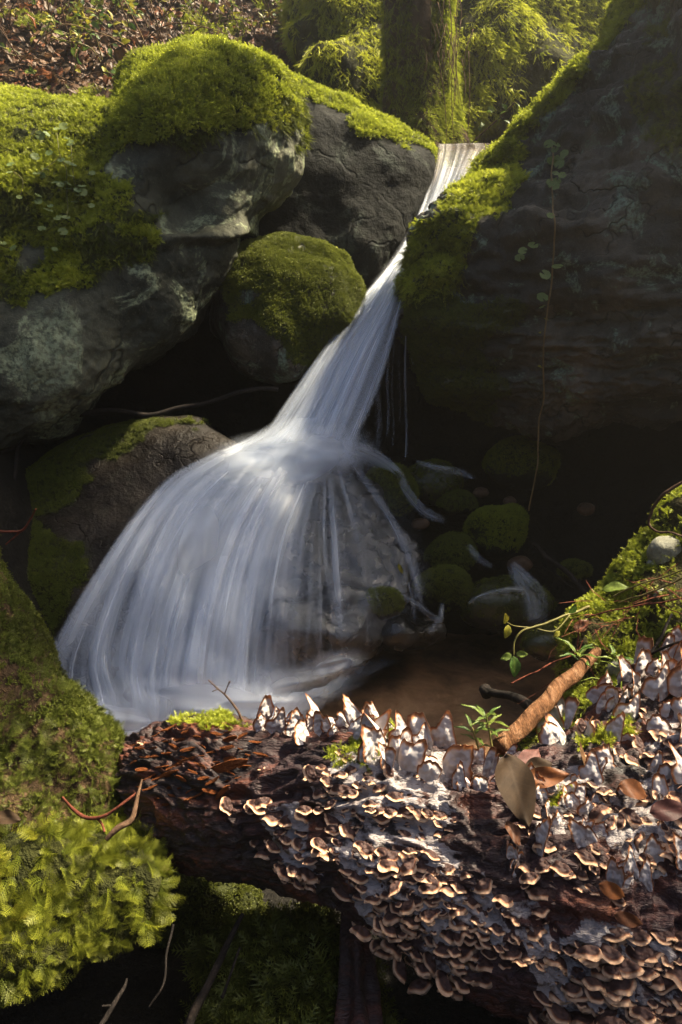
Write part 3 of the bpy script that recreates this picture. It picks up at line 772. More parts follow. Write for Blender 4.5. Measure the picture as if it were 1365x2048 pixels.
# ---- tree trunk with roots
tr = empty('tree_trunk', P(840, 285, 4.62), 'mossy tree trunk standing above the lip of the fall', 'tree')
a = pxpts([(815, -260, 4.75), (825, -60, 4.72), (832, 60, 4.7), (838, 160, 4.68), (842, 250, 4.64), (845, 300, 4.62), (845, 400, 4.6)])
rad = np.array([0.17, 0.175, 0.18, 0.19, 0.21, 0.235, 0.25])
def trunk_geo(a, rad, nu=60, nv=80, amp=0.03, seed=3, lobes=0.14):
    c = catmull(np.c_[a, rad], nv); p, r = c[:, :3], c[:, 3]
    T = norm(np.gradient(p, axis=0)); U = norm(np.cross(T, np.array([0.05, 1.0, 0.02]))); W = np.cross(T, U)
    th = np.linspace(0, 2 * np.pi, nu, endpoint=False)
    fl = 1 + lobes * np.sin(5 * th + 1.0)[None] * np.linspace(0.3, 1.2, nv)[:, None]
    V = p[:, None] + (r[:, None] * fl)[..., None] * (np.cos(th)[None, :, None] * U[:, None] + np.sin(th)[None, :, None] * W[:, None])
    V = V.transpose(1, 0, 2).reshape(-1, 3); Fc = grid_faces(nu, nv, True)
    N = vnormals(V, Fc); cen = np.repeat(p[None], nu, 0).reshape(-1, 3)
    if ((V - cen) * N).sum() < 0: Fc = Fc[:, ::-1]; N = -N
    q = V * np.array([1, 1, 0.35])
    V = V + N * (amp * fbm(q, 9, 4, seed))[:, None]
    return V, Fc
VT, FT = trunk_geo(a, rad)
add('trunk', VT, FT, M['bark'], tr)
moss_on(tr, VT, FT, lambda p, n, x, y: np.clip(0.8 + 1.1 * fbm(p * np.array([1, 1, .3]), 6, 3, 93), 0, 1), 4200, 0.03, 'strand', 'moss', 2.6, (0.1, 0.75), spinr=0.5)
rt, Fr = tube_geo(pxpts([(895, -40, 4.6), (888, 60, 4.56), (890, 150, 4.53), (884, 230, 4.5), (878, 290, 4.48), (876, 380, 4.46)]), [0.03, 0.03, 0.026, 0.024, 0.03, 0.03], 10, 30, 0.01)
add('root', rt, Fr, M['bark'], tr)
F4 = np.array([f for f in Fr if len(f) == 4])
moss_on(tr, rt, F4, lambda p, n, x, y: np.full(len(p), 0.9), 5500, 0.035, 'strand', 'moss', 1.8, (0.3, 0.95))

# ---- upper pool and the falls
def sheet(keys, nu, nv):
    """keys: streamlines left->right, each a list of (px,py,Y); returns px,py,Y grids"""
    K = np.array([catmull(np.array(k, float), nv) for k in keys])
    return catmull(K.reshape(len(keys), -1), nu).reshape(nu, nv, 3)
def water_layer(parent, keys, nu, nv, mat, dens, dy, name='water_sheet', seed=1, wob=0.01, onto=None, off=0.03):
    g = sheet(keys, nu, nv)
    V = P(g[..., 0], g[..., 1], g[..., 2])
    if onto:
        Yh = g[..., 2].copy()
        for i in range(nu):
            for j in range(nv):
                h = hit(onto, g[i, j, 0], g[i, j, 1])
                Yh[i, j] = h[0][1] if h is not None else np.nan
        bad = np.isnan(Yh); Yh[bad] = g[..., 2][bad]
        Yh = np.minimum(Yh, g[..., 2] + 0.12)
        for _ in range(5):
            Yp = np.pad(Yh, 1, mode='edge'); Yh = (Yp[1:-1, 1:-1] * 2 + Yp[:-2, 1:-1] + Yp[2:, 1:-1] + Yp[1:-1, :-2] + Yp[1:-1, 2:]) / 6
        V = P(g[..., 0], g[..., 1], Yh - off)
    u, v = np.meshgrid(np.linspace(0, 1, nu), np.linspace(0, 1, nv), indexing='ij')
    q = np.stack([u * 9, v * 1.2, u * 0 + seed], -1)
    V[..., 1] += dy + wob * fbm(q, 1.0, 3, seed)
    d = dens(u, v)
    return add(name, V.reshape(-1, 3), grid_faces(nu, nv), mat, parent, attrs={'dens': d.ravel()}, uv=np.stack([u, v, u * 0], -1).reshape(-1, 3))
fall = empty('waterfall', P(620, 930, 3.0), 'silky white stream falling between the boulders', None, None, 'structure')
main_keys = [[(872, 300, 4.13), (862, 350, 3.98), (838, 430, 3.82), (790, 520, 3.62), (715, 610, 3.4), (645, 700, 3.24), (585, 790, 3.12), (525, 880, 3.02), (490, 930, 2.98)],
             [(905, 291, 4.16), (890, 350, 3.95), (858, 430, 3.79), (805, 515, 3.58), (745, 610, 3.36), (680, 705, 3.2), (630, 800, 3.09), (580, 890, 2.99), (560, 945, 2.95)],
             [(945, 296, 4.12), (920, 350, 3.94), (880, 430, 3.76), (818, 520, 3.54), (775, 610, 3.33), (725, 705, 3.18), (682, 800, 3.08), (645, 890, 2.98), (630, 950, 2.94)],
             [(992, 284, 4.16), (952, 355, 3.93), (905, 430, 3.75), (835, 520, 3.52), (806, 600, 3.34), (780, 700, 3.2), (748, 800, 3.1), (710, 890, 3.0), (700, 950, 2.96)]]
def dens_main(k):
    def f(u, v):
        e = sstep(0, 0.22, u) * sstep(1, 0.62 + 0.2 * (1 - v), u)
        return k * e * (0.32 + 0.68 * sstep(0.05, 0.5, v)) * np.clip(0.9 + 0.7 * fbm(np.stack([u * 5, v * 1.5, 0 * u + k * 7], -1), 1.0, 3, 29), 0.25, 1.4) * sstep(1.0, 0.78, v) * sstep(0, 0.03, v)
    return f
for i, (lo, hi, su, sv, k) in enumerate([(0.32, 0.78, 16, 0.9, 0.9), (0.38, 0.82, 26, 1.2, 0.8), (0.42, 0.86, 36, 1.4, 0.65)]):
    m = fall_mat('falling_water_%d' % i, WC, su, sv, lo, hi, 3.1 * i + 1)
    water_layer(fall, main_keys, 60, 90, m, dens_main(k), 0.03 - 0.035 * i, seed=i + 1, wob=0.03)
m = fall_mat('falling_water_core', WC, 9, 0.8, 0.2, 0.62, 13)
water_layer(fall, main_keys, 50, 80, m, lambda u, v: 0.85 * sstep(0.08, 0.42, u) * sstep(0.95, 0.5, u) * sstep(0.1, 0.5, v) * sstep(1.0, 0.9, v), 0.015, seed=9, wob=0.02)
# fan over the cascade boulder
fan_keys = [[(555, 835, 3.06), (490, 880, 3.0), (410, 915, 2.95), (335, 955, 2.87), (265, 1035, 2.73), (195, 1140, 2.55), (125, 1260, 2.35), (85, 1340, 2.25), (85, 1420, 2.12), (100, 1480, 2.05)],
            [(585, 835, 3.05), (530, 875, 2.99), (455, 915, 2.93), (365, 980, 2.8), (295, 1085, 2.6), (245, 1205, 2.42), (220, 1320, 2.25), (235, 1400, 2.13), (240, 1480, 2.05)],
            [(605, 835, 3.04), (565, 890, 2.98), (510, 945, 2.9), (450, 1030, 2.73), (400, 1140, 2.53), (370, 1250, 2.35), (350, 1360, 2.2), (345, 1430, 2.1), (340, 1500, 2.04)],
            [(625, 835, 3.04), (600, 895, 2.98), (560, 960, 2.88), (510, 1060, 2.68), (475, 1170, 2.48), (455, 1290, 2.3), (450, 1390, 2.17), (450, 1450, 2.1), (455, 1500, 2.05)],
            [(645, 835, 3.04), (635, 895, 2.98), (615, 970, 2.87), (580, 1070, 2.68), (560, 1170, 2.52), (550, 1270, 2.4), (545, 1350, 2.28), (550, 1410, 2.2), (560, 1450, 2.15)],
            [(665, 835, 3.05), (660, 895, 2.98), (660, 960, 2.88), (665, 1050, 2.73), (670, 1130, 2.62), (680, 1210, 2.52), (685, 1270, 2.44), (690, 1310, 2.4), (695, 1340, 2.37)],
            [(685, 835, 3.06), (685, 895, 3.0), (710, 950, 2.92), (755, 1030, 2.8), (785, 1100, 2.7), (805, 1160, 2.64), (815, 1200, 2.6), (820, 1230, 2.57), (825, 1250, 2.55)],
            [(700, 835, 3.08), (705, 885, 3.02), (750, 925, 2.97), (815, 1000, 2.88), (855, 1080, 2.78), (870, 1130, 2.72), (872, 1165, 2.69), (870, 1185, 2.67), (868, 1200, 2.65)]]
def dens_fan(k, base):
    def f(u, v):
        body = np.interp(u, [0, 0.06, 0.15, 0.24, 0.32, 0.39, 0.46, 0.55, 0.62, 0.75, 0.88, 1], [0.0, 0.3, 0.5, 0.6, 1.15, 1.3, 0.72, 0.38, 0.07, 0.05, 0.03, 0.0])
        top = np.interp(u, [0, 0.12, 0.25, 0.45, 0.6, 1], [0.0, 0.6, 1.0, 1.0, 0.45, 0.0])
        b = body * sstep(0.0, 0.35, v) + top * (1 - sstep(0.0, 0.35, v))
        q_ = np.stack([u * 7, v * 2.2, 0 * u + base], -1); b = b * np.clip(0.85 + 1.25 * fbm(q_, 1.0, 3, int(base * 10)), 0.08, 1.7)
        foot = 0.55 * sstep(0.7, 0.95, v) * sstep(0.68, 0.5, u) * sstep(0, 0.2, u)
        return np.clip(k * (b + foot) * sstep(0, 0.16, v) * (1 - sstep(0.7, 1.0, v) * sstep(0.5, 0.65, u)), 0, 1)
    return f
for i, (lo, hi, su, sv, k, off) in enumerate([(0.36, 0.82, 13, 0.9, 0.9, 0.02), (0.4, 0.84, 22, 1.2, 0.8, 0.045), (0.42, 0.86, 34, 1.5, 0.7, 0.075)]):
    m = fall_mat('cascade_water_%d' % i, WC, su, sv, lo, hi, 2.3 * i + 21)
    water_layer(fall, fan_keys, 110, 70, m, dens_fan(k, 0.3 + i), 0, seed=i + 11, wob=0.025, onto=('C', 'W'), off=off)
m = fall_mat('cascade_water_core', WC, 7, 1.3, 0.36, 0.7, 33)
water_layer(fall, fan_keys, 80, 60, m, lambda u, v: 0.75 * np.interp(u, [0, 0.1, 0.25, 0.36, 0.45, 0.6, 0.7, 1], [0, 0.2, 0.5, 1.1, 0.9, 0.3, 0.03, 0]) * (1 - 0.35 * sstep(0.3, 0.8, v)), 0, seed=17, wob=0.02, onto=('C', 'W'), off=0.03)

# loose filaments riding on the sheets
def filaments(keys, n, wpx, alpha, seed, uw, onto=None, name='water_strand', off=(0.03, 0.10), vr=(0.25, 0.8)):
    r = np.random.default_rng(seed); g = sheet(keys, 80, 80); m = 18; Vs = []; Fs = []; D = []; U = []; o_ = 0
    if onto:
        Yh = np.array([[(lambda h: h[0][1] if h is not None else g[i, j, 2])(hit(onto, g[i, j, 0], g[i, j, 1])) for j in range(80)] for i in range(80)])
        Yh = np.minimum(Yh, g[..., 2] + .12)
        for _ in range(6):
            Yp = np.pad(Yh, 1, mode='edge'); Yh = (Yp[1:-1, 1:-1] * 2 + Yp[:-2, 1:-1] + Yp[2:, 1:-1] + Yp[1:-1, :-2] + Yp[1:-1, 2:]) / 6
        g[..., 2] = Yh
    for k in range(n):
        u0 = float(np.interp(r.random(), np.r_[0, np.cumsum(np.asarray(uw[1:]) + 1e-6)] / np.sum(np.asarray(uw[1:]) + 1e-6), np.linspace(0, 1, len(uw))))
        v0 = r.uniform(0, .7); v1 = min(1, v0 + r.uniform(*vr)); vv = np.linspace(v0, v1, m); uu = np.clip(u0 + r.normal(0, .02) * (vv - v0) + .004 * np.sin(9 * vv + k), 0, 1)
        iu = uu * 78.99; iv = vv * 78.99; a0, b0 = iu.astype(int), iv.astype(int); fa, fb = (iu - a0)[:, None], (iv - b0)[:, None]
        c = (g[a0, b0] * (1 - fa) + g[a0 + 1, b0] * fa) * (1 - fb) + (g[a0, b0 + 1] * (1 - fa) + g[a0 + 1, b0 + 1] * fa) * fb
        w_ = wpx * r.uniform(.4, 1.6) * (.5 + .8 * np.linspace(0, 1, m)); T_ = np.gradient(c[:, :2], axis=0); T_ /= np.linalg.norm(T_, axis=1, keepdims=True) + 1e-9
        dep = r.uniform(*off)
        for j, e in enumerate((-1, -.4, .4, 1)):
            Vs.append(P(c[:, 0] - T_[:, 1] * w_ * e, c[:, 1] + T_[:, 0] * w_ * e, c[:, 2] - dep - .006 * (1 - e * e)))
            D.append((1 if abs(e) < .5 else 0) * alpha * r.uniform(.3, 1) * np.sin(np.pi * np.linspace(0, 1, m)) ** .7)
            U.append(np.stack([np.full(m, u0 * 3 + e * .004), vv, np.zeros(m)], -1))
        Fs.append(grid_faces(4, m, off=o_)); o_ += 4 * m
    mt_ = fall_mat('water_filament_%d' % seed, WC, 14, 2.5, 0.2, 0.75, seed)
    add(name, np.concatenate(Vs), np.concatenate(Fs), mt_, fall, attrs={'dens': np.concatenate(D)}, uv=np.concatenate(U))
filaments(fan_keys, 150, 5.0, 0.24, 71, [.7, 1, 1, 1.2, 1.2, 1, .8, .8, .6, .25, 0], ('C', 'W'))
filaments(fan_keys, 130, 13.0, 0.5, 72, [.1, .5, .7, 1.8, 2.4, 1.0, .2, .05, .05, .05, 0], ('C', 'W'), off=(0.03, 0.13))
filaments(main_keys, 90, 6.0, 0.4, 73, [.6, 1, 1.2, 1, .9, .6], None, off=(0.0, 0.09), vr=(.3, .9))

# soft spray where the fall strikes the boulder
def spray(cx, cy, Y, rx, ry, k, seed, tilt=0.0):
    n_ = 36; u, v = np.meshgrid(np.linspace(-1, 1, n_), np.linspace(-1, 1, n_), indexing='ij')
    V = P(cx + u * rx, cy + v * ry + tilt * u * ry, Y - 0.10 * (1 - u * u) * (1 - v * v) - 0.06 * v + 0.03 * vnoise(np.stack([u * 3, v * 3, 0 * u + seed], -1), seed))
    d_ = k * np.clip(1 - u * u - v * v, 0, 1) ** 1.3
    m_ = fall_mat('spray_%d' % seed, WC, 2.2, 1.6, 0.25, 0.85, seed)
    add('spray', V.reshape(-1, 3), grid_faces(n_, n_), m_, fall, attrs={'dens': d_.ravel()}, uv=np.stack([u * .5 + .5, v * .5 + .5, 0 * u], -1).reshape(-1, 3))
spray(560, 925, 2.9, 190, 75, 0.75, 81, -0.35)
spray(470, 960, 2.82, 150, 80, 0.6, 82, -0.5)
spray(640, 900, 2.93, 130, 70, 0.5, 83, 0.1)
spray(400, 1080, 2.52, 120, 170, 0.4, 84, -0.2)
spray(400, 1420, 2.0, 230, 75, 0.75, 85, 0.1)
spray(560, 1390, 2.12, 130, 60, 0.6, 86, -0.4)
spray(230, 1440, 2.0, 150, 70, 0.55, 87, 0.1)
spray(660, 1335, 2.25, 85, 38, 0.55, 88, -0.6)

# trickles beside the fall and little streams on the right
def ribbon(parent, L, wpx, mat, dens, name='trickle', nu=8, nv=40, ends=True):
    c = catmull(np.array(L, float), nv); w_ = np.interp(np.linspace(0, 1, nv), np.linspace(0, 1, len(wpx)), wpx)
    T = np.gradient(c[:, :2], axis=0); T = T / (np.linalg.norm(T, axis=1, keepdims=True) + 1e-9); Nn = np.stack([-T[:, 1], T[:, 0]], -1)
    u = np.linspace(-1, 1, nu)
    gx_ = c[None, :, 0] + u[:, None] * w_[None] * Nn[None, :, 0]; gy_ = c[None, :, 1] + u[:, None] * w_[None] * Nn[None, :, 1]
    V = P(gx_, gy_, c[None, :, 2] + 0 * gx_ - 0.012 * (1 - u[:, None] ** 2))
    uu, vv = np.meshgrid(np.linspace(0, 1, nu), np.linspace(0, 1, nv), indexing='ij')
    d = dens * (1 - (2 * uu - 1) ** 2) ** 0.6 * (sstep(0, 0.12, vv) * sstep(1, 0.85, vv) if ends else 1)
    return add(name, V.reshape(-1, 3), grid_faces(nu, nv), mat, parent, attrs={'dens': d.ravel()}, uv=np.stack([uu, vv, uu * 0], -1).reshape(-1, 3))
mt = fall_mat('trickle_water', WC, 3, 2.2, 0.3, 0.75, 44)
for x0, y0, y1, wd, k in [(812, 560, 925, 3.2, 0.5), (800, 600, 860, 1.8, 0.22), (786, 640, 905, 2.2, 0.26), (776, 655, 880, 4, 0.3), (757, 690, 900, 7, 0.25)]:
    ribbon(fall, [(x0, y0, 3.36), (x0 + 2.5, y0 + 50, 3.3), (x0 - 1.5, (y0 + y1) / 2, 3.27), (x0 + 1.5, y1 - 60, 3.26), (x0 - 1, y1, 3.25)], [wd * .6, wd, wd], mt, k)
ms = fall_mat('stream_water', WC, 6, 2.2, 0.36, 0.78, 51)
streams = empty('side_streams', P(900, 1040, 3.2), 'thin white side streams running between the dark stones', None, None, 'structure')
for L, wd, k in [([(690, 895, 3.05), (745, 915, 3.08), (790, 945, 3.05), (815, 985, 3.0), (850, 1025, 2.97), (895, 1045, 2.95)], [20, 20, 14, 11, 12, 10], 0.42),
                 ([(830, 925, 3.15), (880, 938, 3.1), (920, 945, 3.08), (950, 960, 3.05)], [7, 9, 9, 6], 0.32),
                 ([(935, 1090, 2.9), (960, 1120, 2.82), (985, 1135, 2.78)], [8, 9, 6], 0.25),
                 ([(1020, 1125, 2.75), (1045, 1160, 2.64), (1070, 1195, 2.6), (1070, 1250, 2.56)], [10, 22, 26, 26], 0.36),
                 ([(1060, 1180, 2.63), (1010, 1182, 2.6), (960, 1195, 2.6), (935, 1210, 2.6)], [8, 8, 7, 5], 0.36),
                 ([(800, 1190, 2.62), (835, 1210, 2.58), (865, 1235, 2.54), (885, 1245, 2.52)], [7, 6, 9, 7], 0.3),
                 ([(885, 1205, 2.6), (880, 1240, 2.55), (858, 1268, 2.5)], [4, 9, 6], 0.28)]:
    ribbon(streams, L, wd, ms, k, 'stream', 10, 30)

# pool and upper pool
def flat(name, x0, x1, y0, y1, z, mat, label, n=40):
    x, y = np.meshgrid(np.linspace(x0, x1, n), np.linspace(y0, y1, n), indexing='ij')
    q = np.stack([x, y, x * 0], -1)
    V = np.stack([x, y, z + 0.004 * fbm(q, 6, 3, 5)], -1).reshape(-1, 3)
    o = add(name, V, grid_faces(n, n), mat)
    return tag(o, label, None, None, 'structure')
flat('pool', -1.6, 1.5, 1.6, 3.1, 0.0, M['pool'], 'shallow brown pool below the cascade')
flat('upper_pool', 0.35, 1.6, 4.0, 4.95, 2.132, M['pool'], 'shallow stream above the lip of the fall')
bx, by = np.meshgrid(np.linspace(-1.6, 1.5, 80), np.linspace(1.58, 3.2, 60), indexing='ij')
bq = np.stack([bx, by, bx * 0], -1)
BV = np.stack([bx, by, -0.10 + 0.03 * fbm(bq, 4, 4, 15)], -1).reshape(-1, 3)
tag(add('stream_bed', BV, grid_faces(80, 60), M['bed']), 'brown gravel bed under the pool', None, None, 'structure')
# foam drifting on the pool
mf = fall_mat('pool_foam', WC, 5, 4, 0.3, 0.72, 63)
def foam(L, wd, k):
    c = catmull(np.array(L, float), 40); nu = 16; u = np.linspace(-1, 1, nu); w_ = np.interp(np.linspace(0, 1, 40), np.linspace(0, 1, len(wd)), wd)
    d0 = ray(c[:, 0], c[:, 1]); pp = d0 * (-(CAMZ - 0.012) / d0[:, 2])[:, None]; pp[:, 2] += CAMZ
    T = norm(np.gradient(pp, axis=0)); Nn = np.cross(T, np.array([0, 0, 1.0]))
    V = pp[None] + (u[:, None] * w_[None])[..., None] * Nn[None]
    V[..., 2] = 0.008 + 0.02 * (1 - u[:, None] ** 2) * (0.5 + 0.5 * fbm(V, 12, 3, 6))
    uu, vv = np.meshgrid(np.linspace(0, 1, nu), np.linspace(0, 1, 40), indexing='ij')
    dd = k * (1 - u[:, None] ** 2) * sstep(0, .2, vv) * sstep(1, .7, vv)
    add('foam', V.reshape(-1, 3), grid_faces(nu, 40), mf, fall, attrs={'dens': dd.ravel()}, uv=np.stack([uu * 1.0, vv * 2, uu * 0], -1).reshape(-1, 3))
foam([(430, 1480, 0), (520, 1430, 0), (610, 1370, 0), (680, 1315, 0), (735, 1280, 0)], [0.18, 0.17, 0.13, 0.11, 0.06], 1.0)
foam([(120, 1480, 0), (220, 1475, 0), (340, 1470, 0), (460, 1460, 0), (560, 1440, 0)], [0.1, 0.14, 0.16, 0.16, 0.08], 0.7)
foam([(560, 1420, 0), (660, 1370, 0), (740, 1330, 0), (800, 1310, 0)], [0.08, 0.1, 0.06, 0.03], 0.35)

# ---- stones in the right-hand stream
def stone(label, cx, cy, rx, ry, Y, mat, mossy=None, seed=0, tint=(0.1, 0.7), tf=None, name='stone', cat='stone', size=0.012, amp=0.012, nth=64, nph=34, mm_='moss_dark'):
    rs = np.random.default_rng(seed); ol = []
    for t in np.linspace(0, 2 * np.pi, 12, endpoint=False):
        k = 1 + rs.uniform(-.1, .1); ol.append((cx + rx * k * math.cos(t), cy - ry * k * math.sin(t), Y))
    rw = rx / F * Y
    root, V, Fc, N = boulder(label, ol, (cx, cy, Y), tf or rw * 0.9, rw, mat, (lambda p, n, x, y: (n[:, 2] > -0.25).astype(float)) if mossy else None, name, cat, nth=nth, nph=nph, amp=amp, nsc=6, seed=seed, smooth=4)
    if mossy:
        mm = lambda p, n, x, y: sstep(-0.5, 0.0, n[:, 2] + 0.35 * fbm(p, 9, 2, seed)) * mossy
        moss_on(root, V, Fc, mm, 12000, size, 'pile', mm_, 0.5, (tint[0] + 0.25, tint[1] + 0.4))
    return root
stone('mossy stone under the overhang, rearmost of the round ones', 1042, 930, 76, 52, 3.45, M['rock_dark'], 1, 1, (-0.2, 0.2), mm_='moss')
stone('roundest mossy green stone below the tip of the hanging vine', 996, 1062, 66, 54, 3.1, M['rock_dark'], 1, 2, (-0.1, 0.35), size=0.014, mm_='moss')
stone('dark mossy stone left of the roundest stone', 900, 1116, 52, 42, 3.0, M['rock_dark'], 1, 3, (0.1, 0.5))
stone('narrow mossy stone touching the right edge of the cascade', 778, 985, 52, 55, 3.1, M['rock_dark'], 0.8, 4, (0.15, 0.6))
stone('black stone behind the side stream', 862, 965, 60, 44, 3.3, M['rock_wet'], 0.3, 5, (0, 0.4))
stone('small olive mossy stone between the side streams', 915, 1008, 40, 28, 3.2, M['rock_dark'], 1, 6, (0.15, 0.6))
stone('orange-brown pebble beside the side stream', 842, 1048, 19, 12, 3.05, M['pebble'], None, 7, amp=0.004, name='pebble', cat='pebble')
stone('low mossy stone at right under the dark branch', 1150, 1142, 34, 22, 2.95, M['rock_dark'], 1, 8, (0.1, 0.5))
stone('speckled brown pebble under the roundest mossy stone', 1040, 1130, 26, 18, 2.98, M['pebble'], None, 9, amp=0.004, name='pebble', cat='pebble')
stone('broad wet black stone beneath the small right cascade', 1010, 1210, 95, 55, 2.82, M['rock_wet'], 0.15, 10, (0, 0.3))
stone('small mossy stone poking through the cascade foot', 765, 1205, 46, 34, 2.56, M['rock_dark'], 1, 11, (0.1, 0.55))
stone('wet black stone at the pool edge right of the cascade', 810, 1262, 90, 36, 2.62, M['rock_wet'], None, 12, amp=0.03)
stone('mossy stone between cascade and small right stream', 885, 1180, 52, 46, 2.8, M['rock_dark'], 1, 13, (0.05, 0.45))
stone('small grey stone in the dark beneath the right boulder', 1172, 1018, 18, 13, 3.2, M['pebble'], None, 15, amp=0.003, name='pebble', cat='pebble')
stone('rust pebble left of the rearmost mossy stone', 962, 985, 16, 10, 3.25, M['pebble'], None, 16, amp=0.003, name='pebble', cat='pebble')
stone('pale pebble near the vine tip', 1020, 1002, 13, 9, 3.2, M['pebble'], None, 17, amp=0.003, name='pebble', cat='pebble')
stone('flat dark stone at right of the pool', 1130, 1290, 90, 40, 2.4, M['rock_wet'], 0.2, 18, (0, 0.4))
stone('added dark mossy stone standing in for shade in the hollow under the log', 400, 1830, 130, 95, 1.32, M['rock_dark'], 1, 20, (-0.4, -0.1), tf=0.08)  # dark filler in place of the hollow's shade
stone('small knob of rock wedged between left boulder and round boulder', 447, 540, 13, 15, 3.3, M['rock_dark'], None, 19, amp=0.004)

# ================================================================== FOREGROUND
# ---- right bank with moss, litter and pale stones
maskB = lambda p, n, x, y: np.clip(0.62 + 0.9 * fbm(p, 7, 3, 33), 0.0, 1)
rootB, VB, FB, NB_ = boulder('mossy stream bank with dry litter at the right edge', [(1420, 940, 1.85), (1365, 985, 1.82), (1310, 1045, 1.8), (1270, 1110, 1.78), (1235, 1180, 1.75), (1160, 1230, 1.7), (1125, 1290, 1.65), (1110, 1360, 1.58), (1050, 1450, 1.45), (985, 1510, 1.35), (990, 1620, 1.25), (1150, 1750, 1.15), (1500, 1750, 1.1), (1800, 1500, 1.3), (1750, 1050, 1.7)],
    (1390, 1360, 1.5), 0.10, 0.5, M['soil'], lambda p, n, x, y: 0.6 + 0 * x, 'mossy_bank', 'bank', 'earth', nth=160, nph=80, amp=0.03, nsc=5, seed=81)
bvh('B', VB, FB)
moss_on(rootB, VB, FB, maskB, 8000, 0.016, 'feather', 'moss', 0.4, (0.1, 0.75))

# ---- log
topc = [(225, 1500), (300, 1452), (360, 1436), (520, 1448), (760, 1446), (900, 1490), (1000, 1512), (1100, 1470), (1200, 1400), (1300, 1330), (1450, 1270), (1720, 1230)]
botc = [(262, 1600), (300, 1660), (390, 1720), (560, 1770), (700, 1805), (800, 1900), (930, 1985), (1080, 2060), (1240, 2180), (1400, 2300), (1600, 2450), (1900, 2650)]
Yt_ = [1.34, 1.3, 1.27, 1.23, 1.18, 1.16, 1.17, 1.2, 1.24, 1.28, 1.3, 1.3]
Yb_ = [1.3, 1.26, 1.2, 1.13, 1.06, 0.98, 0.92, 0.88, 0.84, 0.8, 0.76, 0.72]
tp = np.array([P(a_, b_, y_) for (a_, b_), y_ in zip(topc, Yt_)]); bp = np.array([P(a_, b_, y_) for (a_, b_), y_ in zip(botc, Yb_)])
cc = catmull(np.c_[(tp + bp) / 2, tp, bp], 420)
nu = 320; th = np.linspace(0, 2 * np.pi, nu, endpoint=False)
cen, tpi, bpi = cc[:, :3], cc[:, 3:6], cc[:, 6:9]
Uv = (tpi - bpi) / 2; rl = np.linalg.norm(Uv, axis=1)
T = norm(np.gradient(cen, axis=0)); Wv = norm(np.cross(T, norm(Uv))) * np.minimum(rl, 0.2)[:, None]
LV = cen[:, None] + np.cos(th)[None, :, None] * Uv[:, None] + np.sin(th)[None, :, None] * Wv[:, None]
LV = LV.transpose(1, 0, 2).reshape(-1, 3); LF = grid_faces(nu, 420, True)
LN = vnormals(LV, LF); cr = np.repeat(cen[None], nu, 0).reshape(-1, 3)
if ((LV - cr) * LN).sum() < 0: LF = LF[:, ::-1]; LN = -LN
lq = LV @ np.array([[0.5, 0, 0], [0, 1, 0.3], [0.2, -0.3, 1]])
Tl = np.repeat(T[None], nu, 0).reshape(-1, 3)
sl = np.repeat(np.r_[0, np.cumsum(np.linalg.norm(np.diff(cen, axis=0), axis=1))][None], nu, 0).ravel()
al = np.repeat(th[:, None], 420, 1).ravel(); rl2 = np.repeat(rl[None], nu, 0).ravel()
fq = np.stack([sl * 0.22, np.cos(al) * rl2, np.sin(al) * rl2], -1)             # stretched along the grain
fq = fq + 0.02 * np.stack([fbm(LV, 8, 3, 201 + k) for k in range(3)], -1)
LV = LV + LN * (0.012 * fbm(LV, 5, 4, 95, 0.5) - 0.022 * np.abs(fbm(fq, 30, 4, 96, 0.6)) + 0.004 * fbm(LV, 40, 3, 97, 0.6))[:, None]
lx, ly = proj(LV)
crustP = [[(640, 1560), (700, 1490), (800, 1470), (900, 1500), (930, 1600), (880, 1700), (980, 1760), (1010, 1850), (960, 1960), (860, 1970), (760, 1880), (690, 1760), (640, 1650)],
          [(540, 1630), (600, 1600), (660, 1680), (650, 1760), (570, 1740)], [(1040, 1560), (1200, 1520), (1400, 1420), (1400, 1760), (1280, 1740), (1180, 1650), (1060, 1680)],
          [(1000, 1800), (1090, 1800), (1130, 1880), (1200, 1840), (1400, 1880), (1400, 2100), (1090, 2060), (1060, 1950)]]
cr_ = np.zeros(len(LV))
jx, jy = lx + 22 * fbm(LV, 22, 3, 5), ly + 22 * fbm(LV + 2, 22, 3, 6)
for q in crustP: cr_ = np.maximum(cr_, in_poly(q, jx, jy).astype(float))
logo = empty('fallen_log', P(700, 1800, 1.1), 'rotting red-brown fallen log crossing the foreground, covered in bracket fungus', 'log')
ends = [tuple(int(i * 420) for i in range(nu)), tuple(int(i * 420 + 419) for i in range(nu))[::-1]]
add('log_wood', LV, LF.tolist() + ends, M['log'], logo, attrs={'crust': cr_ * 0.61, 'moss': 0 * cr_})
bvh('log', LV, LF)
mk = lambda polys, s: pmask(polys, 14, 14, s)
moss_on(logo, LV, LF, mk([[(330, 1430), (460, 1430), (500, 1462), (360, 1452)], [(730, 1440), (800, 1450), (800, 1480), (740, 1480)], [(700, 1480), (760, 1500), (740, 1540), (690, 1520)], [(1160, 1490), (1260, 1440), (1260, 1480), (1170, 1510)], [(1080, 1600), (1130, 1590), (1120, 1620)], [(640, 1500), (700, 1500), (690, 1530)]], 41), 16000, 0.013, 'feather', 'moss', 0.3, (0.3, 1.0))

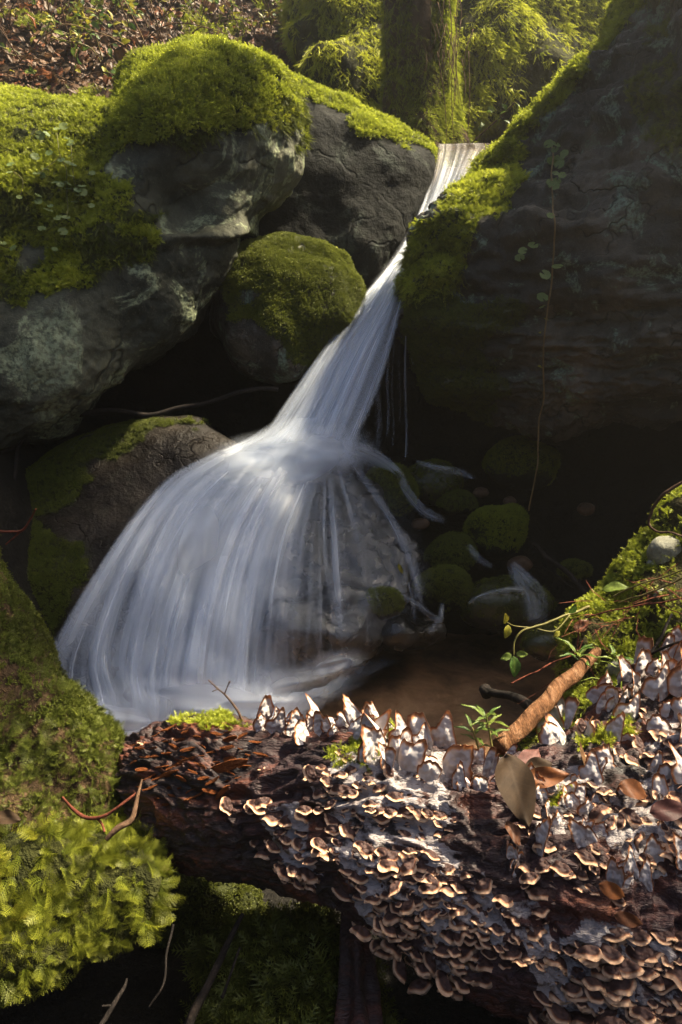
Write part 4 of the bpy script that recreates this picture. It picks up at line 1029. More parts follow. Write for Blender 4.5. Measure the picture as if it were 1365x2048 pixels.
# ---- root at lower left
base = pxpts([(-220, 900, 1.5), (-150, 1090, 1.45), (-95, 1230, 1.4), (-35, 1370, 1.34), (40, 1500, 1.28), (90, 1600, 1.22), (90, 1760, 1.15)])
rr = [0.11, 0.115, 0.12, 0.13, 0.15, 0.16, 0.15]
RV, RF = trunk_geo(base, np.array(rr), 140, 200, 0.026, 13, 0.07)
ro = empty('mossy_root', RV[np.argmin(RV[:, 2])], 'slanting moss-covered tree root at the lower left edge', 'root')
add('root_bark', RV, RF, M['bark'], ro)
bvh('root', RV, RF)
rm = lambda p, n, x, y: np.clip(0.7 + 0.9 * fbm(p, 6, 3, 55) + 0.6 * sstep(1350, 1550, y) + 0.5 * sstep(0.2, 0.8, n[:, 0]), 0, 1)
moss_on(ro, RV, RF, lambda p, n, x, y: rm(p, n, x, y) * sstep(1480, 1350, y) * np.clip(0.15 + 0.9 * sstep(-0.2, 0.7, n[:, 0]) + 0.8 * fbm(p, 9, 3, 57), 0, 1), 12000, 0.011, 'pile', 'moss_dark', 0.5, (0.0, 0.85))  # all moss on the root darkened to paint in its shade
moss_on(ro, RV, RF, lambda p, n, x, y: rm(p, n, x, y) * sstep(1330, 1470, y), 4200, 0.026, 'fern', 'moss_dark', 2.4, (-0.2, 0.75), spinr=0.6, flat=1.0)
moss_on(ro, RV, RF, lambda p, n, x, y: np.clip(1.0 + 1.1 * fbm(p, 8, 3, 58) - 0.65 * sstep(1480, 1300, y), 0, 1), 9000, 0.014, 'feather', 'moss_dark', 1.0, (0.0, 0.7))
# ---- feather-moss mound at lower left
rootF, VF, FF, NF = boulder('bright feather-moss mound filling the lower left corner', [(-250, 1640, 1.08), (-60, 1645, 1.08), (80, 1655, 1.08), (220, 1680, 1.08), (305, 1690, 1.07), (335, 1745, 1.04), (335, 1840, 1.0), (240, 1905, 0.96), (100, 1930, 0.93), (-100, 1950, 0.92), (-280, 1900, 0.92)],
    (60, 1790, 1.03), 0.09, 0.2, M['soil'], lambda p, n, x, y: np.ones(len(p)), 'moss_mound', 'moss', 'earth', nth=110, nph=60, amp=0.03, nsc=6, seed=85)
bvh('F', VF, FF)
moss_on(rootF, VF, FF, lambda p, n, x, y: np.ones(len(p)), 5200, 0.036, 'fern', 'moss_fern', 2.2, (-0.15, 0.9), spinr=0.6, flat=1.0)
# ---- moss slope under the log, its shade painted in as darker moss
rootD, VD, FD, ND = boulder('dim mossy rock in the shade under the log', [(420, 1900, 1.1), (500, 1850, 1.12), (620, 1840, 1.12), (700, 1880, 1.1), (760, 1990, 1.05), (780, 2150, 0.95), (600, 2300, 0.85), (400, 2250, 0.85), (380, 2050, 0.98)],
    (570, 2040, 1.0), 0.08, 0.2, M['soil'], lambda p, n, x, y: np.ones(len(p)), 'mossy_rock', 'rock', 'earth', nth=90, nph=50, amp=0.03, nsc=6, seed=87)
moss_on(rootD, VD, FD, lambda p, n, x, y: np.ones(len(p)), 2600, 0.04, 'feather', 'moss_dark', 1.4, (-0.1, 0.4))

# ================================================================== BRACKET FUNGI
def cap_mesh(name, rs, long=1.0, half=1.45, wav=0.1, curl=0.25, cup=0.0, na=15, nr=6, th=0.05, jag=0.0):
    a = np.linspace(-half, half, na); r = np.linspace(0.06, 1, nr)
    k = rs.uniform(0, 6.28, 4)
    Ra = 1 + wav * np.sin(3 * a + k[0]) + wav * 0.8 * np.sin(5.3 * a + k[1]) + jag * rs.uniform(-1, 1, na)
    Ra = Ra * np.where(np.abs(a) > half * 0.9, 0.85, 1)
    A, Rr = np.meshgrid(a, r, indexing='ij'); RR = Rr * Ra[:, None]
    x = RR * np.cos(A) * long; y = RR * np.sin(A)
    x = np.where(np.abs(A) > 1.2, x * 0.6, x)
    z = 0.12 * np.sin(4 * A + k[2]) * Rr ** 2 * (1 + wav * 4) - curl * Rr ** 3 + cup * y * y + 0.05 * np.sin(9 * Rr + k[3]) * Rr
    top = np.stack([x, y, z], -1).reshape(-1, 3)
    tk = th * (1.15 - Rr ** 4).ravel()
    bot = top - np.stack([0 * tk, 0 * tk, tk], -1)
    Fa = grid_faces(na, nr); Fb = grid_faces(na, nr, off=na * nr)[:, ::-1]
    rim = [i * nr + nr - 1 for i in range(na)]
    Fe = [(rim[i], rim[i + 1], rim[i + 1] + na * nr, rim[i] + na * nr) for i in range(na - 1)]
    V = np.concatenate([top, bot])
    # edge belongs to the pale rim; underside flagged
    me = make_mesh(name, V, Fa[:, ::-1].tolist() + Fb[:, ::-1].tolist() + Fe, M['cap'], True,
                   {'rad': np.r_[Rr.ravel(), Rr.ravel()], 'under': np.r_[np.zeros(na * nr), np.ones(na * nr)]})
    return me
rs0 = np.random.default_rng(3)
CAPS = [cap_mesh('cap', rs0, rs0.uniform(.75, 1.0), rs0.uniform(1.4, 1.75), rs0.uniform(.02, .07), rs0.uniform(.3, .6), -0.12) for _ in range(9)]
PETALS = [cap_mesh('petal', rs0, rs0.uniform(1.6, 2.5), rs0.uniform(1.1, 1.45), rs0.uniform(.06, .13), rs0.uniform(-.4, .25), rs0.uniform(-.35, .3), 21, 8, 0.05, 0.05) for _ in range(9)]
def frame(X, Zh):
    X = norm(X); Y_ = norm(np.cross(Zh, X)); Z_ = np.cross(X, Y_)
    m = Matrix.Identity(4)
    for i in range(3): m[i][0], m[i][1], m[i][2] = X[i], Y_[i], Z_[i]
    return m
def place(me, name, parent, pos, X, Zh, sc):
    o = bpy.data.objects.new(name, me); COL.objects.link(o)
    m = frame(np.asarray(X, float), np.asarray(Zh, float))
    sc = sc if hasattr(sc, '__len__') else (sc, sc, sc)
    m = Matrix.Translation(Vector(pos)) @ m @ Matrix.Diagonal((*sc, 1))
    if parent:
        o.parent = parent; m = Matrix.Translation(-base_of(parent)) @ m
    o.matrix_local = m
    return o
def poisson(poly, spacing, rs, n=4000):
    poly = np.array(poly, float); lo, hi = poly.min(0), poly.max(0); out = []
    for _ in range(n):
        q = lo + (hi - lo) * rs.random(2)
        if not in_poly(poly, q[0], q[1]): continue
        sp = spacing * (0.8 + 0.45 * rs.random())
        if all((q[0] - o[0]) ** 2 + 1.5 * (q[1] - o[1]) ** 2 > sp * sp for o in out): out.append(q)
    return np.array(out)
EYE = np.array([0, 0, CAMZ])
UP = np.array([0, 0, 1.0])
n_caps = 0
def cap_cluster(label, poly, spacing, size, seed, yaw=0.0, petal=0.0, row=2.2, keys=('log', 'B')):
    global n_caps
    rs = np.random.default_rng(seed)
    pts = poisson(poly, spacing, rs); root = None
    for q in pts:
        h = hit(keys, q[0], q[1])
        if h is None or h[2] > 2.2: continue
        if root is None: root = empty('bracket_fungus', h[0], label, 'fungus', 'bracket fungus colonies on the log')
        view = norm(EYE - h[0]); n = norm(h[1] + 0.5 * view)
        fw = np.clip((h[1][2] - 0.45) * 1.8, 0, 0.8); nn = norm(n * (1 - fw) + norm(view * np.array([1, 1, 0])) * fw)
        side = norm(np.cross(UP, n))
        if rs.random() < petal:
            s = size * 0.56 / F * h[2] * rs.uniform(0.55, 1.2)
            X = norm(UP * 0.9 + n * rs.uniform(-0.4, 0.15) + side * rs.normal(0, 0.25))
            place(PETALS[rs.integers(9)], 'petal', root, h[0] - n * 0.006, X, -n - 0.35 * UP + np.array([-.3, 0, 0]) + side * rs.normal(0, .3), (s, s * rs.uniform(.7, 1.05), s)); n_caps += 1
            continue
        k = max(1, int(rs.poisson(row)))
        yw = yaw + rs.normal(0, 0.35)
        for j in range(min(k, 4)):
            s = size * 0.43 / F * h[2] * rs.uniform(0.38, 1.35)
            off = side * (j - (k - 1) / 2) * s * 1.35 + UP * rs.normal(0, s * 0.35)
            pos = h[0] + off - n * 0.004
            X = norm(nn * 0.85 + side * (math.sin(yw) + 0.25 * (j - (k - 1) / 2)) - UP * rs.uniform(0.1, 0.5) + rs.normal(0, .1, 3))
            place(CAPS[rs.integers(9)], 'cap', root, pos, X, UP * 0.6 + 1.0 * view + rs.normal(0, .15, 3), (s, s, s)); n_caps += 1
cap_cluster('small tiered fungus group at the left end of the colony, brown caps', [(515, 1590), (560, 1610), (640, 1680), (655, 1745), (600, 1765), (555, 1720), (520, 1650)], 30, 40, 1)
cap_cluster('few tiny separate brackets on bare wood left of the main colony', [(500, 1530), (560, 1500), (590, 1560), (530, 1610)], 44, 24, 2, row=0.8)
cap_cluster('upper tiers of the main fungus colony below the white petals', [(620, 1540), (700, 1500), (780, 1545), (870, 1580), (905, 1640), (860, 1700), (760, 1680), (660, 1640)], 21, 38, 3, row=2.0)
cap_cluster('densest tiers of peach-rimmed brown caps at the middle of the log', [(650, 1645), (760, 1685), (870, 1705), (985, 1765), (1000, 1830), (900, 1860), (760, 1840), (690, 1760)], 21, 42, 4, row=2.2)
cap_cluster('lowest overhanging tiers of brown caps on the log underside', [(735, 1840), (880, 1860), (985, 1850), (1000, 1920), (930, 1965), (850, 1975), (770, 1900)], 23, 42, 5, row=2.1)
cap_cluster('tiered brackets between the main colony and the bottom right colony', [(1005, 1795), (1090, 1810), (1115, 1880), (1080, 1920), (1010, 1890)], 29, 38, 6, row=1.6)
cap_cluster('large brown and peach brackets in the bottom right corner', [(1095, 1960), (1165, 1880), (1290, 1850), (1470, 1890), (1470, 2060), (1105, 2060)], 24, 52, 7, yaw=-0.3, row=1.8)
cap_cluster('pale crowded brackets at the right edge of the picture', [(1190, 1500), (1290, 1450), (1470, 1430), (1470, 1740), (1300, 1730), (1240, 1660), (1175, 1590)], 24, 44, 8, yaw=-0.3, petal=0.3, row=1.6)
cap_cluster('mixed white petals and brown caps right of the large curled leaf', [(1055, 1600), (1130, 1560), (1185, 1600), (1215, 1680), (1180, 1700), (1110, 1690), (1050, 1660)], 26, 44, 9, yaw=-0.2, petal=0.55, row=1.4)
cap_cluster('row of upright white petals along the crest of the log', [(515, 1455), (560, 1425), (700, 1430), (755, 1440), (760, 1490), (640, 1485), (530, 1480)], 24, 44, 10, petal=0.85, row=1.2)
cap_cluster('largest white petal-shaped brackets in the sunlit middle', [(700, 1490), (790, 1465), (880, 1485), (960, 1530), (1000, 1575), (985, 1600), (900, 1575), (800, 1560), (720, 1530)], 27, 56, 11, petal=0.8, row=1.3)
cap_cluster('small white frill above the large curled leaf by the stick', [(985, 1490), (1030, 1470), (1040, 1520), (1000, 1530)], 26, 30, 12, petal=0.4, row=1.4)
cap_cluster('white ruffled bracket on the mossy log top near the stick', [(1085, 1450), (1160, 1435), (1165, 1480), (1100, 1500)], 28, 54, 13, petal=1.0)
cap_cluster('weathered white and grey brackets beside the pale stone', [(1175, 1410), (1260, 1350), (1345, 1300), (1470, 1310), (1470, 1380), (1290, 1420), (1190, 1440)], 27, 54, 14, petal=0.8, row=1.2)
cap_cluster('two tiny brackets on the rusty left end of the log', [(300, 1470), (330, 1450), (345, 1480), (315, 1500)], 34, 28, 15, row=1.0)
cap_cluster('loosely scattered weathered brackets over the dark rotten gap', [(1010, 1690), (1120, 1690), (1230, 1700), (1330, 1740), (1330, 1800), (1180, 1780), (1040, 1790)], 30, 42, 16, yaw=-0.2, petal=0.25, row=1.2)
cap_cluster('thin line of brackets along the mossy log top right of the stick', [(1180, 1440), (1300, 1390), (1470, 1370), (1470, 1430), (1290, 1450), (1190, 1500)], 32, 40, 17, yaw=-0.3, petal=0.5, row=1.3)
print('caps', n_caps)

# ---- rusty bark flakes on the left end of the log
def flake_mesh(name, rs):
    a = np.linspace(0, 2 * np.pi, 11, endpoint=False); r = rs.uniform(.6, 1.1, 11)
    x = r * np.cos(a); y = r * np.sin(a) * rs.uniform(.14, .32); z = 0.1 * x * x + rs.uniform(-.04, .04, 11)
    top = np.stack([x, y, z + .06], -1); bot = np.stack([x * .95, y * .95, z - .03], -1)
    V = np.concatenate([[[0, 0, .08]], top, bot]); Fc = []
    for i in range(11):
        j = (i + 1) % 11; Fc.append((0, 1 + i, 1 + j)); Fc.append((1 + i, 12 + i, 12 + j, 1 + j))
    return make_mesh(name, V, Fc, M['bark_flake'], False)
rs1 = np.random.default_rng(8)
FLK = [flake_mesh('bark_flake', rs1) for _ in range(6)]
for q in poisson([(260, 1490), (360, 1450), (500, 1470), (540, 1500), (480, 1560), (420, 1600), (330, 1610), (280, 1580)], 24, rs1):
    h = hit('log', *q)
    if h is None: continue
    s = rs1.uniform(.008, .024)
    place(FLK[rs1.integers(6)], 'bark_flake', logo, h[0] + h[1] * 0.002, np.array([0.85, -0.3, 0.35]) + rs1.normal(0, .25, 3), h[1] + rs1.normal(0, .25, 3), (s, s, s * 1.2))
for px_, py_, s in [(372, 1520, .042), (445, 1530, .055), (335, 1545, .03)]:
    h = hit('log', px_, py_)
    place(FLK[rs1.integers(6)], 'bark_flake', logo, h[0] + h[1] * 0.008, np.array([0.85, -0.1, 0.4]), h[1] + np.array([0, -.2, .3]), (s, s * .7, s))

# ================================================================== LEAVES, STEMS, TWIGS
def leaf_mesh(name, mat, wd=0.5, fold=0.12, curl=0.3, nl=8, nw=4, tipp=1.2, serr=0.0, wav=0.03):
    t = np.linspace(0, 1, nl + 1); u = np.linspace(-1, 1, nw + 1)
    w_ = wd * 0.5 * np.sin(np.pi * t ** 0.8) ** (1 / tipp) * (1 + serr * (np.arange(nl + 1) % 2 - .5))
    Tt, U = np.meshgrid(t, u, indexing='ij')
    y = U * w_[:, None]
    z = fold * np.abs(y) * 1.6 - curl * (Tt - .45) ** 2 + wav * np.sin(9 * Tt + 3 * U)
    V = np.stack([Tt, y, z], -1).reshape(-1, 3)
    return make_mesh(name, V, grid_faces(nl + 1, nw + 1), mat)
def round_leaf(name, mat, rs, n=14):
    V = [[0, 0, -0.12]]; Fc = []
    for k, rr_ in enumerate((0.5, 1.0)):
        for i in range(n):
            a = 0.22 + (2 * np.pi - 0.44) * i / (n - 1); q = rr_ * (1 + (0.06 * math.cos(8 * a) if k else 0))
            V.append([-q * math.cos(a), q * math.sin(a), (-0.03 if k == 0 else 0.0) + rs.uniform(-.04, .04)])
    for i in range(n - 1):
        Fc.append((0, 1 + i, 2 + i)); Fc.append((1 + i, 1 + n + i, 2 + n + i, 2 + i))
    return make_mesh(name, np.array(V), Fc, mat)
rs2 = np.random.default_rng(21)
RL = [round_leaf('leaf', M['leaf_penny'], rs2) for _ in range(4)]
GL = [leaf_mesh('leaf', M['leaf_green'], rs2.uniform(.45, .6), .15, rs2.uniform(.1, .5), serr=.08) for _ in range(4)]
YL = [leaf_mesh('leaf', M['leaf_yellow'], rs2.uniform(.45, .6), .15, rs2.uniform(.1, .5), serr=.08) for _ in range(3)]
NLf = [leaf_mesh('leaf', M['leaf_green'], .2, .1, rs2.uniform(.2, .5)) for _ in range(3)]
DL = {k: [leaf_mesh('leaf', M[k], rs2.uniform(.4, .6), rs2.uniform(-.1, .3), rs2.uniform(-.3, .6), wav=.06) for _ in range(4)] for k in ('leaf_brown', 'leaf_rust', 'leaf_tan', 'leaf_red')}

# ---- trailing round-leaved plants
def surf(keys, px, py, lift=0.015):
    h = hit(keys, px, py)
    return (h[0] + h[1] * lift, h[1]) if h is not None else (P(px, py, 2.8), np.array([0, -1.0, 0]))
pw = [(220,545),(285,550),(250,575),(205,560),(165,588),(300,588),(260,610),(205,625),(230,665),(165,668),(185,685),(145,700),(170,708),(300,665),(315,690),(275,670),(280,700),(270,750),(205,740),(235,735),(365,695),(375,718),(310,740),(345,745),(325,770),(355,775),(305,775),(150,780),(175,780),(150,802),(220,828),(200,858),(290,828),(250,858),(310,845),(280,875),(255,890),(275,918),(200,918),(390,830),(330,820)]
def pennywort(label, leaves, stems, keys, r, lift=0.05):
    p0, _ = surf(keys, *stems[0][0])
    root = empty('trailing_plant', p0, label, 'plant')
    parts = []
    for st in stems:
        q = np.array([surf(keys, a_, b_, 0.035)[0] for a_, b_ in st])
        parts.append(tube_geo(q, 0.0016, 5, len(q) * 4))
    stm = add('stem', *merge(parts), M['stem'], root)
    for (a_, b_) in leaves:
        p, n = surf(keys, a_, b_, lift + rs2.uniform(-.012, .02))
        n = norm(norm(EYE - p) * 0.5 + UP * 0.75 + rs2.normal(0, .22, 3)); X = norm(np.cross(n, rs2.normal(0, 1, 3)))
        s = r * rs2.uniform(.75, 1.3)
        place(RL[rs2.integers(4)], 'leaf', stm, p, X, n, s)
    return root
pennywort('cascade of round pale-green leaves trailing over the left boulder', [(a_ / 1.95, b_ / 1.95) for a_, b_ in pw], [[(115, 280), (118, 330), (140, 350), (130, 400), (140, 440), (105, 470)], [(118, 330), (85, 355)], [(150, 295), (148, 330), (160, 370), (175, 385)]], 'L', 0.0135)
pennywort('few round leaves on the left boulder near the frame edge', [(28, 362), (26, 372), (42, 402), (3, 410), (6, 487), (15, 500), (33, 512), (115, 508)], [[(24, 355), (44, 380), (42, 402)], [(4, 480), (16, 500), (34, 512)]], 'L', 0.012)
# hanging vine on the right boulder
pv, _ = surf('E', 1112, 300, 0.04)
vine = empty('hanging_vine', pv, 'long thin vine hanging down the dark right boulder with round leaves', 'vine')
vp = [(1118, 285), (1108, 310), (1106, 360), (1111, 400), (1112, 440), (1110, 490), (1101, 580), (1090, 690), (1083, 800), (1075, 900), (1066, 980), (1060, 1025)]
ymin = min(surf('E', a_, b_, .04)[0][1] for a_, b_ in vp[:9])
vq = np.array([surf('E', a_, b_, 0.04)[0] if i < 3 else P(a_, b_, min(surf('E', a_, b_, .03)[0][1] if i < 9 else 9, ymin + 0.10)) for i, (a_, b_) in enumerate(vp)])
vst = add('stem', *tube_geo(vq, 0.003, 6, 110, 0.012), M['stem_vine'], vine)
for a_, b_ in [(875,583),(895,565),(922,570),(890,618),(905,615),(878,637),(868,660),(912,670),(930,652),(870,705),(895,700),(915,710),(905,720),(872,738),(840,655),(848,862),(755,965),(765,1005),(748,985),(845,1042),(835,1050),(825,1150),(845,1165)]:
    p, n = surf('E', 665 + a_ / 1.95, b_ / 1.95, 0.06)
    p = np.array([p[0], p[1], p[2]]); n = norm(norm(EYE - p) * .6 + UP * .6 + rs2.normal(0, .25, 3))
    place(RL[rs2.integers(4)], 'leaf', vst, p, np.cross(n, rs2.normal(0, 1, 3)), n, 0.019 * rs2.uniform(.7, 1.2))
ml = [leaf_mesh('leaf', M['leaf_yellow'], .6, .1, .3, 6, 2) for _ in range(1)][0]
for a_, b_ in [(1098, 640), (1087, 668), (1085, 735)]:
    place(ml, 'leaf', vst, P(a_, b_, ymin + .09), (-0.8, -.3, .3), (0, -.7, .7), .022)

# ---- twigs and branches
def twig(label, paths, rads, mat, name='twig', cat='twig', jit=0.004, sides=6, group=None):
    parts = []
    for i, (L, r_) in enumerate(zip(paths, rads)):
        parts.append(tube_geo(pxpts(L), r_, sides, len(L) * 7, jit, i + 3))
    V, Fc = merge(parts)
    o = add(name, V, Fc, M[mat])
    return tag(o, label, cat, group)
twig('thin bare twig standing up from the log crest before the cascade', [[(492, 1452, 1.24), (480, 1425, 1.24), (455, 1395, 1.25), (435, 1378, 1.25), (417, 1363, 1.26)], [(450, 1390, 1.25), (456, 1372, 1.25), (459, 1365, 1.25)], [(484, 1452, 1.24), (482, 1440, 1.24), (481, 1424, 1.24)], [(438, 1380, 1.25), (430, 1383, 1.25), (424, 1386, 1.25)]], [[.0028, .0022, .0016, .0014], [.0014, .0012, .002], [.0012, .001], [.001, .001]], 'twig')
twig('reddish crooked twig lying across the moss mound', [[(125, 1592, 1.03), (165, 1630, 1.03), (200, 1634, 1.02), (240, 1612, 1.02), (275, 1585, 1.04)], [(195, 1634, 1.02), (205, 1650, 1.01), (208, 1668, 1.0)]], [[.002, .003, .003, .0026, .0022], [.002, .0022]], 'twig_red')
twig('curled strip of tan bark standing between moss mound and log', [[(212, 1680, .97), (235, 1655, .98), (268, 1632, 1.0), (278, 1590, 1.03), (286, 1555, 1.06)]], [[.0035, .005, .0045, .003, .0015]], 'twig', 'bark_strip', 'bark')
twig('thin orange-red twig at the left frame edge', [[(-10, 1062, 2.0), (38, 1065, 1.98), (58, 1045, 1.97), (73, 1018, 1.96)], [(38, 1065, 1.98), (10, 1090, 1.98)]], [[.004, .004, .003, .0025], [.003, .002]], 'twig_red')
twig('long dark branch lying in the cave below the left boulder', [[(-30, 930, 2.75), (40, 880, 2.85), (115, 838, 2.92), (180, 826, 2.97), (240, 822, 3.0), (300, 830, 3.02), (370, 812, 3.05), (440, 794, 3.08), (500, 785, 3.1), (560, 778, 3.12)], [(0, 1015, 2.72), (30, 960, 2.75), (38, 900, 2.82), (70, 865, 2.88)]], [[.012, .011, .012, .013, .012, .011, .01, .009, .01, .012], [.01, .009, .007, .006]], 'twig_dark', 'branch', 'branch', .012)
twig('black wet branch stub reaching over the pool from the bank', [[(968, 1382, 1.62), (985, 1386, 1.6), (1010, 1388, 1.58), (1040, 1398, 1.55), (1075, 1425, 1.5)], [(972, 1390, 1.62), (968, 1378, 1.61)]], [[.012, .010, .010, .012, .014], [.014, .015]], 'twig_dark', 'branch', 'branch', .003, 9)
twig('peeled brown stick lying on the right bank beside the pool', [[(1000, 1492, 1.26), (1060, 1438, 1.33), (1110, 1385, 1.41), (1150, 1342, 1.47), (1195, 1300, 1.54)]], [[.017, .018, .017, .016, .011]], 'wood', 'stick', 'stick', .008, 14)
twig('dark thin branch slanting down into the right stream', [[(1065, 1085, 2.75), (1095, 1115, 2.7), (1130, 1140, 2.65), (1165, 1180, 2.58), (1190, 1202, 2.55)], [(1085, 1125, 2.72), (1120, 1155, 2.65), (1150, 1180, 2.6)], [(1155, 1170, 2.6), (1160, 1158, 2.6)]], [[.008, .009, .01, .011, .011], [.003, .004, .004], [.006, .004]], 'twig_dark', 'branch', 'branch', .006)
twig('yellowish bare tendril looping at the right frame edge', [[(1400, 945, 1.62), (1365, 966, 1.62), (1325, 992, 1.63), (1303, 1022, 1.64), (1298, 1048, 1.64), (1315, 1062, 1.63), (1345, 1066, 1.61), (1400, 1085, 1.58)]], [[.004, .004, .0038, .0035, .003, .0028, .0026, .0025]], 'twig', 'tendril', 'stem', .002)
twig('dark twig curving up from the brackets at the right edge', [[(1262, 1395, 1.18), (1280, 1340, 1.22), (1300, 1310, 1.24), (1330, 1262, 1.26), (1345, 1225, 1.28)], [(1300, 1310, 1.24), (1340, 1290, 1.22), (1390, 1280, 1.2)]], [[.003, .003, .0028, .003, .002], [.0025, .003, .003]], 'twig_dark')
twig('dead brown branch propped in the dark under the log', [[(370, 2060, .93), (420, 1960, .97), (455, 1890, 1.02), (490, 1830, 1.06)], [(440, 1990, .96), (480, 1900, 1.0)]], [[.008, .007, .006, .004], [.003, .002]], 'twig_dark', 'branch', 'branch')
twig('slender twig hanging under the moss mound', [[(345, 1850, .98), (335, 1900, .95), (330, 1960, .92), (300, 2010, .9)]], [[.0022, .002, .002, .0015]], 'twig_dark')
twig('thin forked twig in the dark bottom left', [[(195, 2060, .86), (225, 2010, .89), (245, 1975, .91), (250, 1955, .92)], [(225, 2010, .89), (205, 2015, .88)]], [[.004, .004, .003, .0016], [.002, .0015]], 'twig_dark')
twig('thorny red stem lying on the right bank', [[(1020, 1365, 1.5), (1070, 1345, 1.52), (1120, 1320, 1.55), (1170, 1300, 1.57)]], [[.0018, .002, .002, .002]], 'twig_red')

# ---- dark red splintered stump under the log
V, Fc = trunk_geo(pxpts([(705, 1780, 1.1), (708, 1860, 1.06), (712, 1960, 1.0), (715, 2080, .93)]), np.array([.02, .028, .032, .035]), 40, 40, .008, 17, .2)
tag(add('wood_stump', V, Fc, M['log'], attrs={'crust': np.zeros(len(V)), 'moss': np.zeros(len(V))}), 'dark red splintered wood hanging below the log', 'wood')

# ---- seedlings with narrow leaves
def seedling(label, base_px, top_px, Yb, Yt, n, ln, seed):
    rs = np.random.default_rng(seed); p0 = P(*base_px, Yb); p1 = P(*top_px, Yt)
    root = empty('seedling', p0, label, 'plant')
    stm = add('stem', *tube_geo([p0, (p0 + p1) / 2 + rs.normal(0, .003, 3), p1], [.0025, .0022, .0016], 6), M['stem'], root)
    for i in range(n):
        t = 0.45 + 0.55 * (i / (n - 1)) ** 0.6; a_ = i * 2.4 + rs.uniform(-.3, .3); p = p0 + (p1 - p0) * t
        d = np.array([math.cos(a_), math.sin(a_), 0.15 + 0.55 * (i / n) ** 2])
        place(NLf[i % 3], 'leaf', stm, p, d, UP + rs.normal(0, .1, 3), ln * rs.uniform(.75, 1.15))
seedling('green rosette seedling growing beside the stick over the pool', (985, 1500), (972, 1428), 1.25, 1.27, 11, 0.048, 1)
seedling('green rosette seedling at the upper end of the stick', (1165, 1345), (1155, 1300), 1.5, 1.52, 11, 0.05, 2)
seedling('small pale seedling on the bank by the pale stone', (1240, 1370), (1232, 1310), 1.4, 1.42, 8, 0.04, 3)
seedling('dark seedling half hidden behind the log brackets', (965, 1520), (945, 1455), 1.25, 1.27, 7, 0.035, 4)

# ---- bramble sprig over the pool
sp0 = P(1180, 1215, 1.62)
spg = empty('bramble_sprig', sp0, 'bramble sprig with serrated leaves arching over the pool', 'plant')
sst = add('stem', *merge([tube_geo(pxpts([(1180, 1215, 1.62), (1130, 1232, 1.6), (1085, 1248, 1.58), (1045, 1262, 1.56), (1030, 1285, 1.55), (1028, 1310, 1.54)]), [.0035, .003, .003, .0026, .002, .0016], 6, 40, .003),
                    tube_geo(pxpts([(1060, 1255, 1.57), (1030, 1252, 1.56), (1015, 1245, 1.55)]), .0014, 5, 10),
                    tube_geo(pxpts([(1140, 1230, 1.6), (1110, 1262, 1.57), (1075, 1258, 1.57)]), .002, 5, 12)]), M['stem'], spg)
for a_, b_, dx, dz, s, st in [(1028, 1312, 0.1, -1, .052, GL), (1024, 1308, -.9, -.35, .03, GL), (1032, 1308, .8, .1, .028, GL), (1012, 1248, -.1, .7, .032, YL), (1018, 1250, -.2, -.8, .032, YL), (1140, 1228, .3, .8, .03, GL), (1120, 1262, -.5, -.4, .022, YL)]:
    place(st[rs2.integers(3)], 'leaf', sst, P(a_, b_, 1.54), (dx, -.25, dz), (0.2, -.8, .5), s)
gl = place(GL[0], 'green_leaf', None, P(1205, 1178, 1.66), (0.9, -.3, .25), (0, -.4, .9), .06)
tag(gl, 'single smooth green leaf sticking out from the right bank', 'leaf')

# ---- fallen leaves in the foreground
def fleaf(label, kind, base_px, tip_px, Yb, Yt, wd, nrm, curl=0.1):
    p, q = P(*base_px, Yb), P(*tip_px, Yt)
    if Yb < 1.2 and base_px[0] > 900:
        p, q = [(lambda h: h[0] + (EYE - h[0]) / np.linalg.norm(EYE - h[0]) * (0.085 if wd == .5 and curl == .25 else 0.028))(hit(('log', 'B'), *c_)) for c_ in (base_px, tip_px)]
    if wd == .5 and curl == .25:
        t_ = hit('log', 1040, 1585)[2] - 0.045; p, q = [EYE + norm(ray(*c_)) * k_ for c_, k_ in ((base_px, t_ + .015), (tip_px, t_ - .03))]
    L = np.linalg.norm(q - p)
    me = leaf_mesh('fallen_leaf', M[kind], wd, .12, curl, 14, 6, 1.3)
    o = place(me, 'fallen_leaf', None, p, q - p, nrm, L); tag(o, label, 'leaf')
fleaf('large curled olive-brown leaf hanging over the log front', 'leaf_tan', (1012, 1505), (1058, 1650), 1.06, .99, .5, (-.15, -.75, .65), .25)
fleaf('purple-red dry leaf pointing up beside the large curled leaf', 'leaf_red', (1042, 1548), (1078, 1495), 1.06, 1.07, .42, (-.3, -.8, .6))
fleaf('mottled tan leaf lying behind the purple leaf', 'leaf_tan', (1050, 1545), (1105, 1525), 1.07, 1.06, .7, (0, -.6, .8))
fleaf('rust-brown leaf lying flat right of the large curled leaf', 'leaf_rust', (1040, 1562), (1140, 1548), 1.05, 1.03, .4, (0, -.7, .7), -.1)
fleaf('folded brown leaf standing among the right brackets', 'leaf_brown', (1170, 1530), (1165, 1495), 1.03, 1.04, .8, (.2, -.9, .3))
fleaf('broken rust leaf on the brackets at right', 'leaf_rust', (1240, 1570), (1300, 1590), .99, .97, .6, (0, -.6, .8), .4)
fleaf('pink-red leaf at the right frame edge among brackets', 'leaf_red', (1300, 1625), (1380, 1615), .95, .94, .5, (0, -.7, .7))
fleaf('small rust leaf in the dark gap of the log', 'leaf_rust', (1200, 1770), (1255, 1795), .95, .93, .5, (0, -.8, .5), .5)
fleaf('orange scrap of leaf low on the log at right', 'leaf_rust', (1230, 1830), (1290, 1850), .92, .9, .4, (0, -.8, .5), .4)
fleaf('brown leaf curling below the large curled leaf', 'leaf_rust', (1015, 1640), (1040, 1690), 1.0, .97, .5, (.3, -.9, .2), .3)
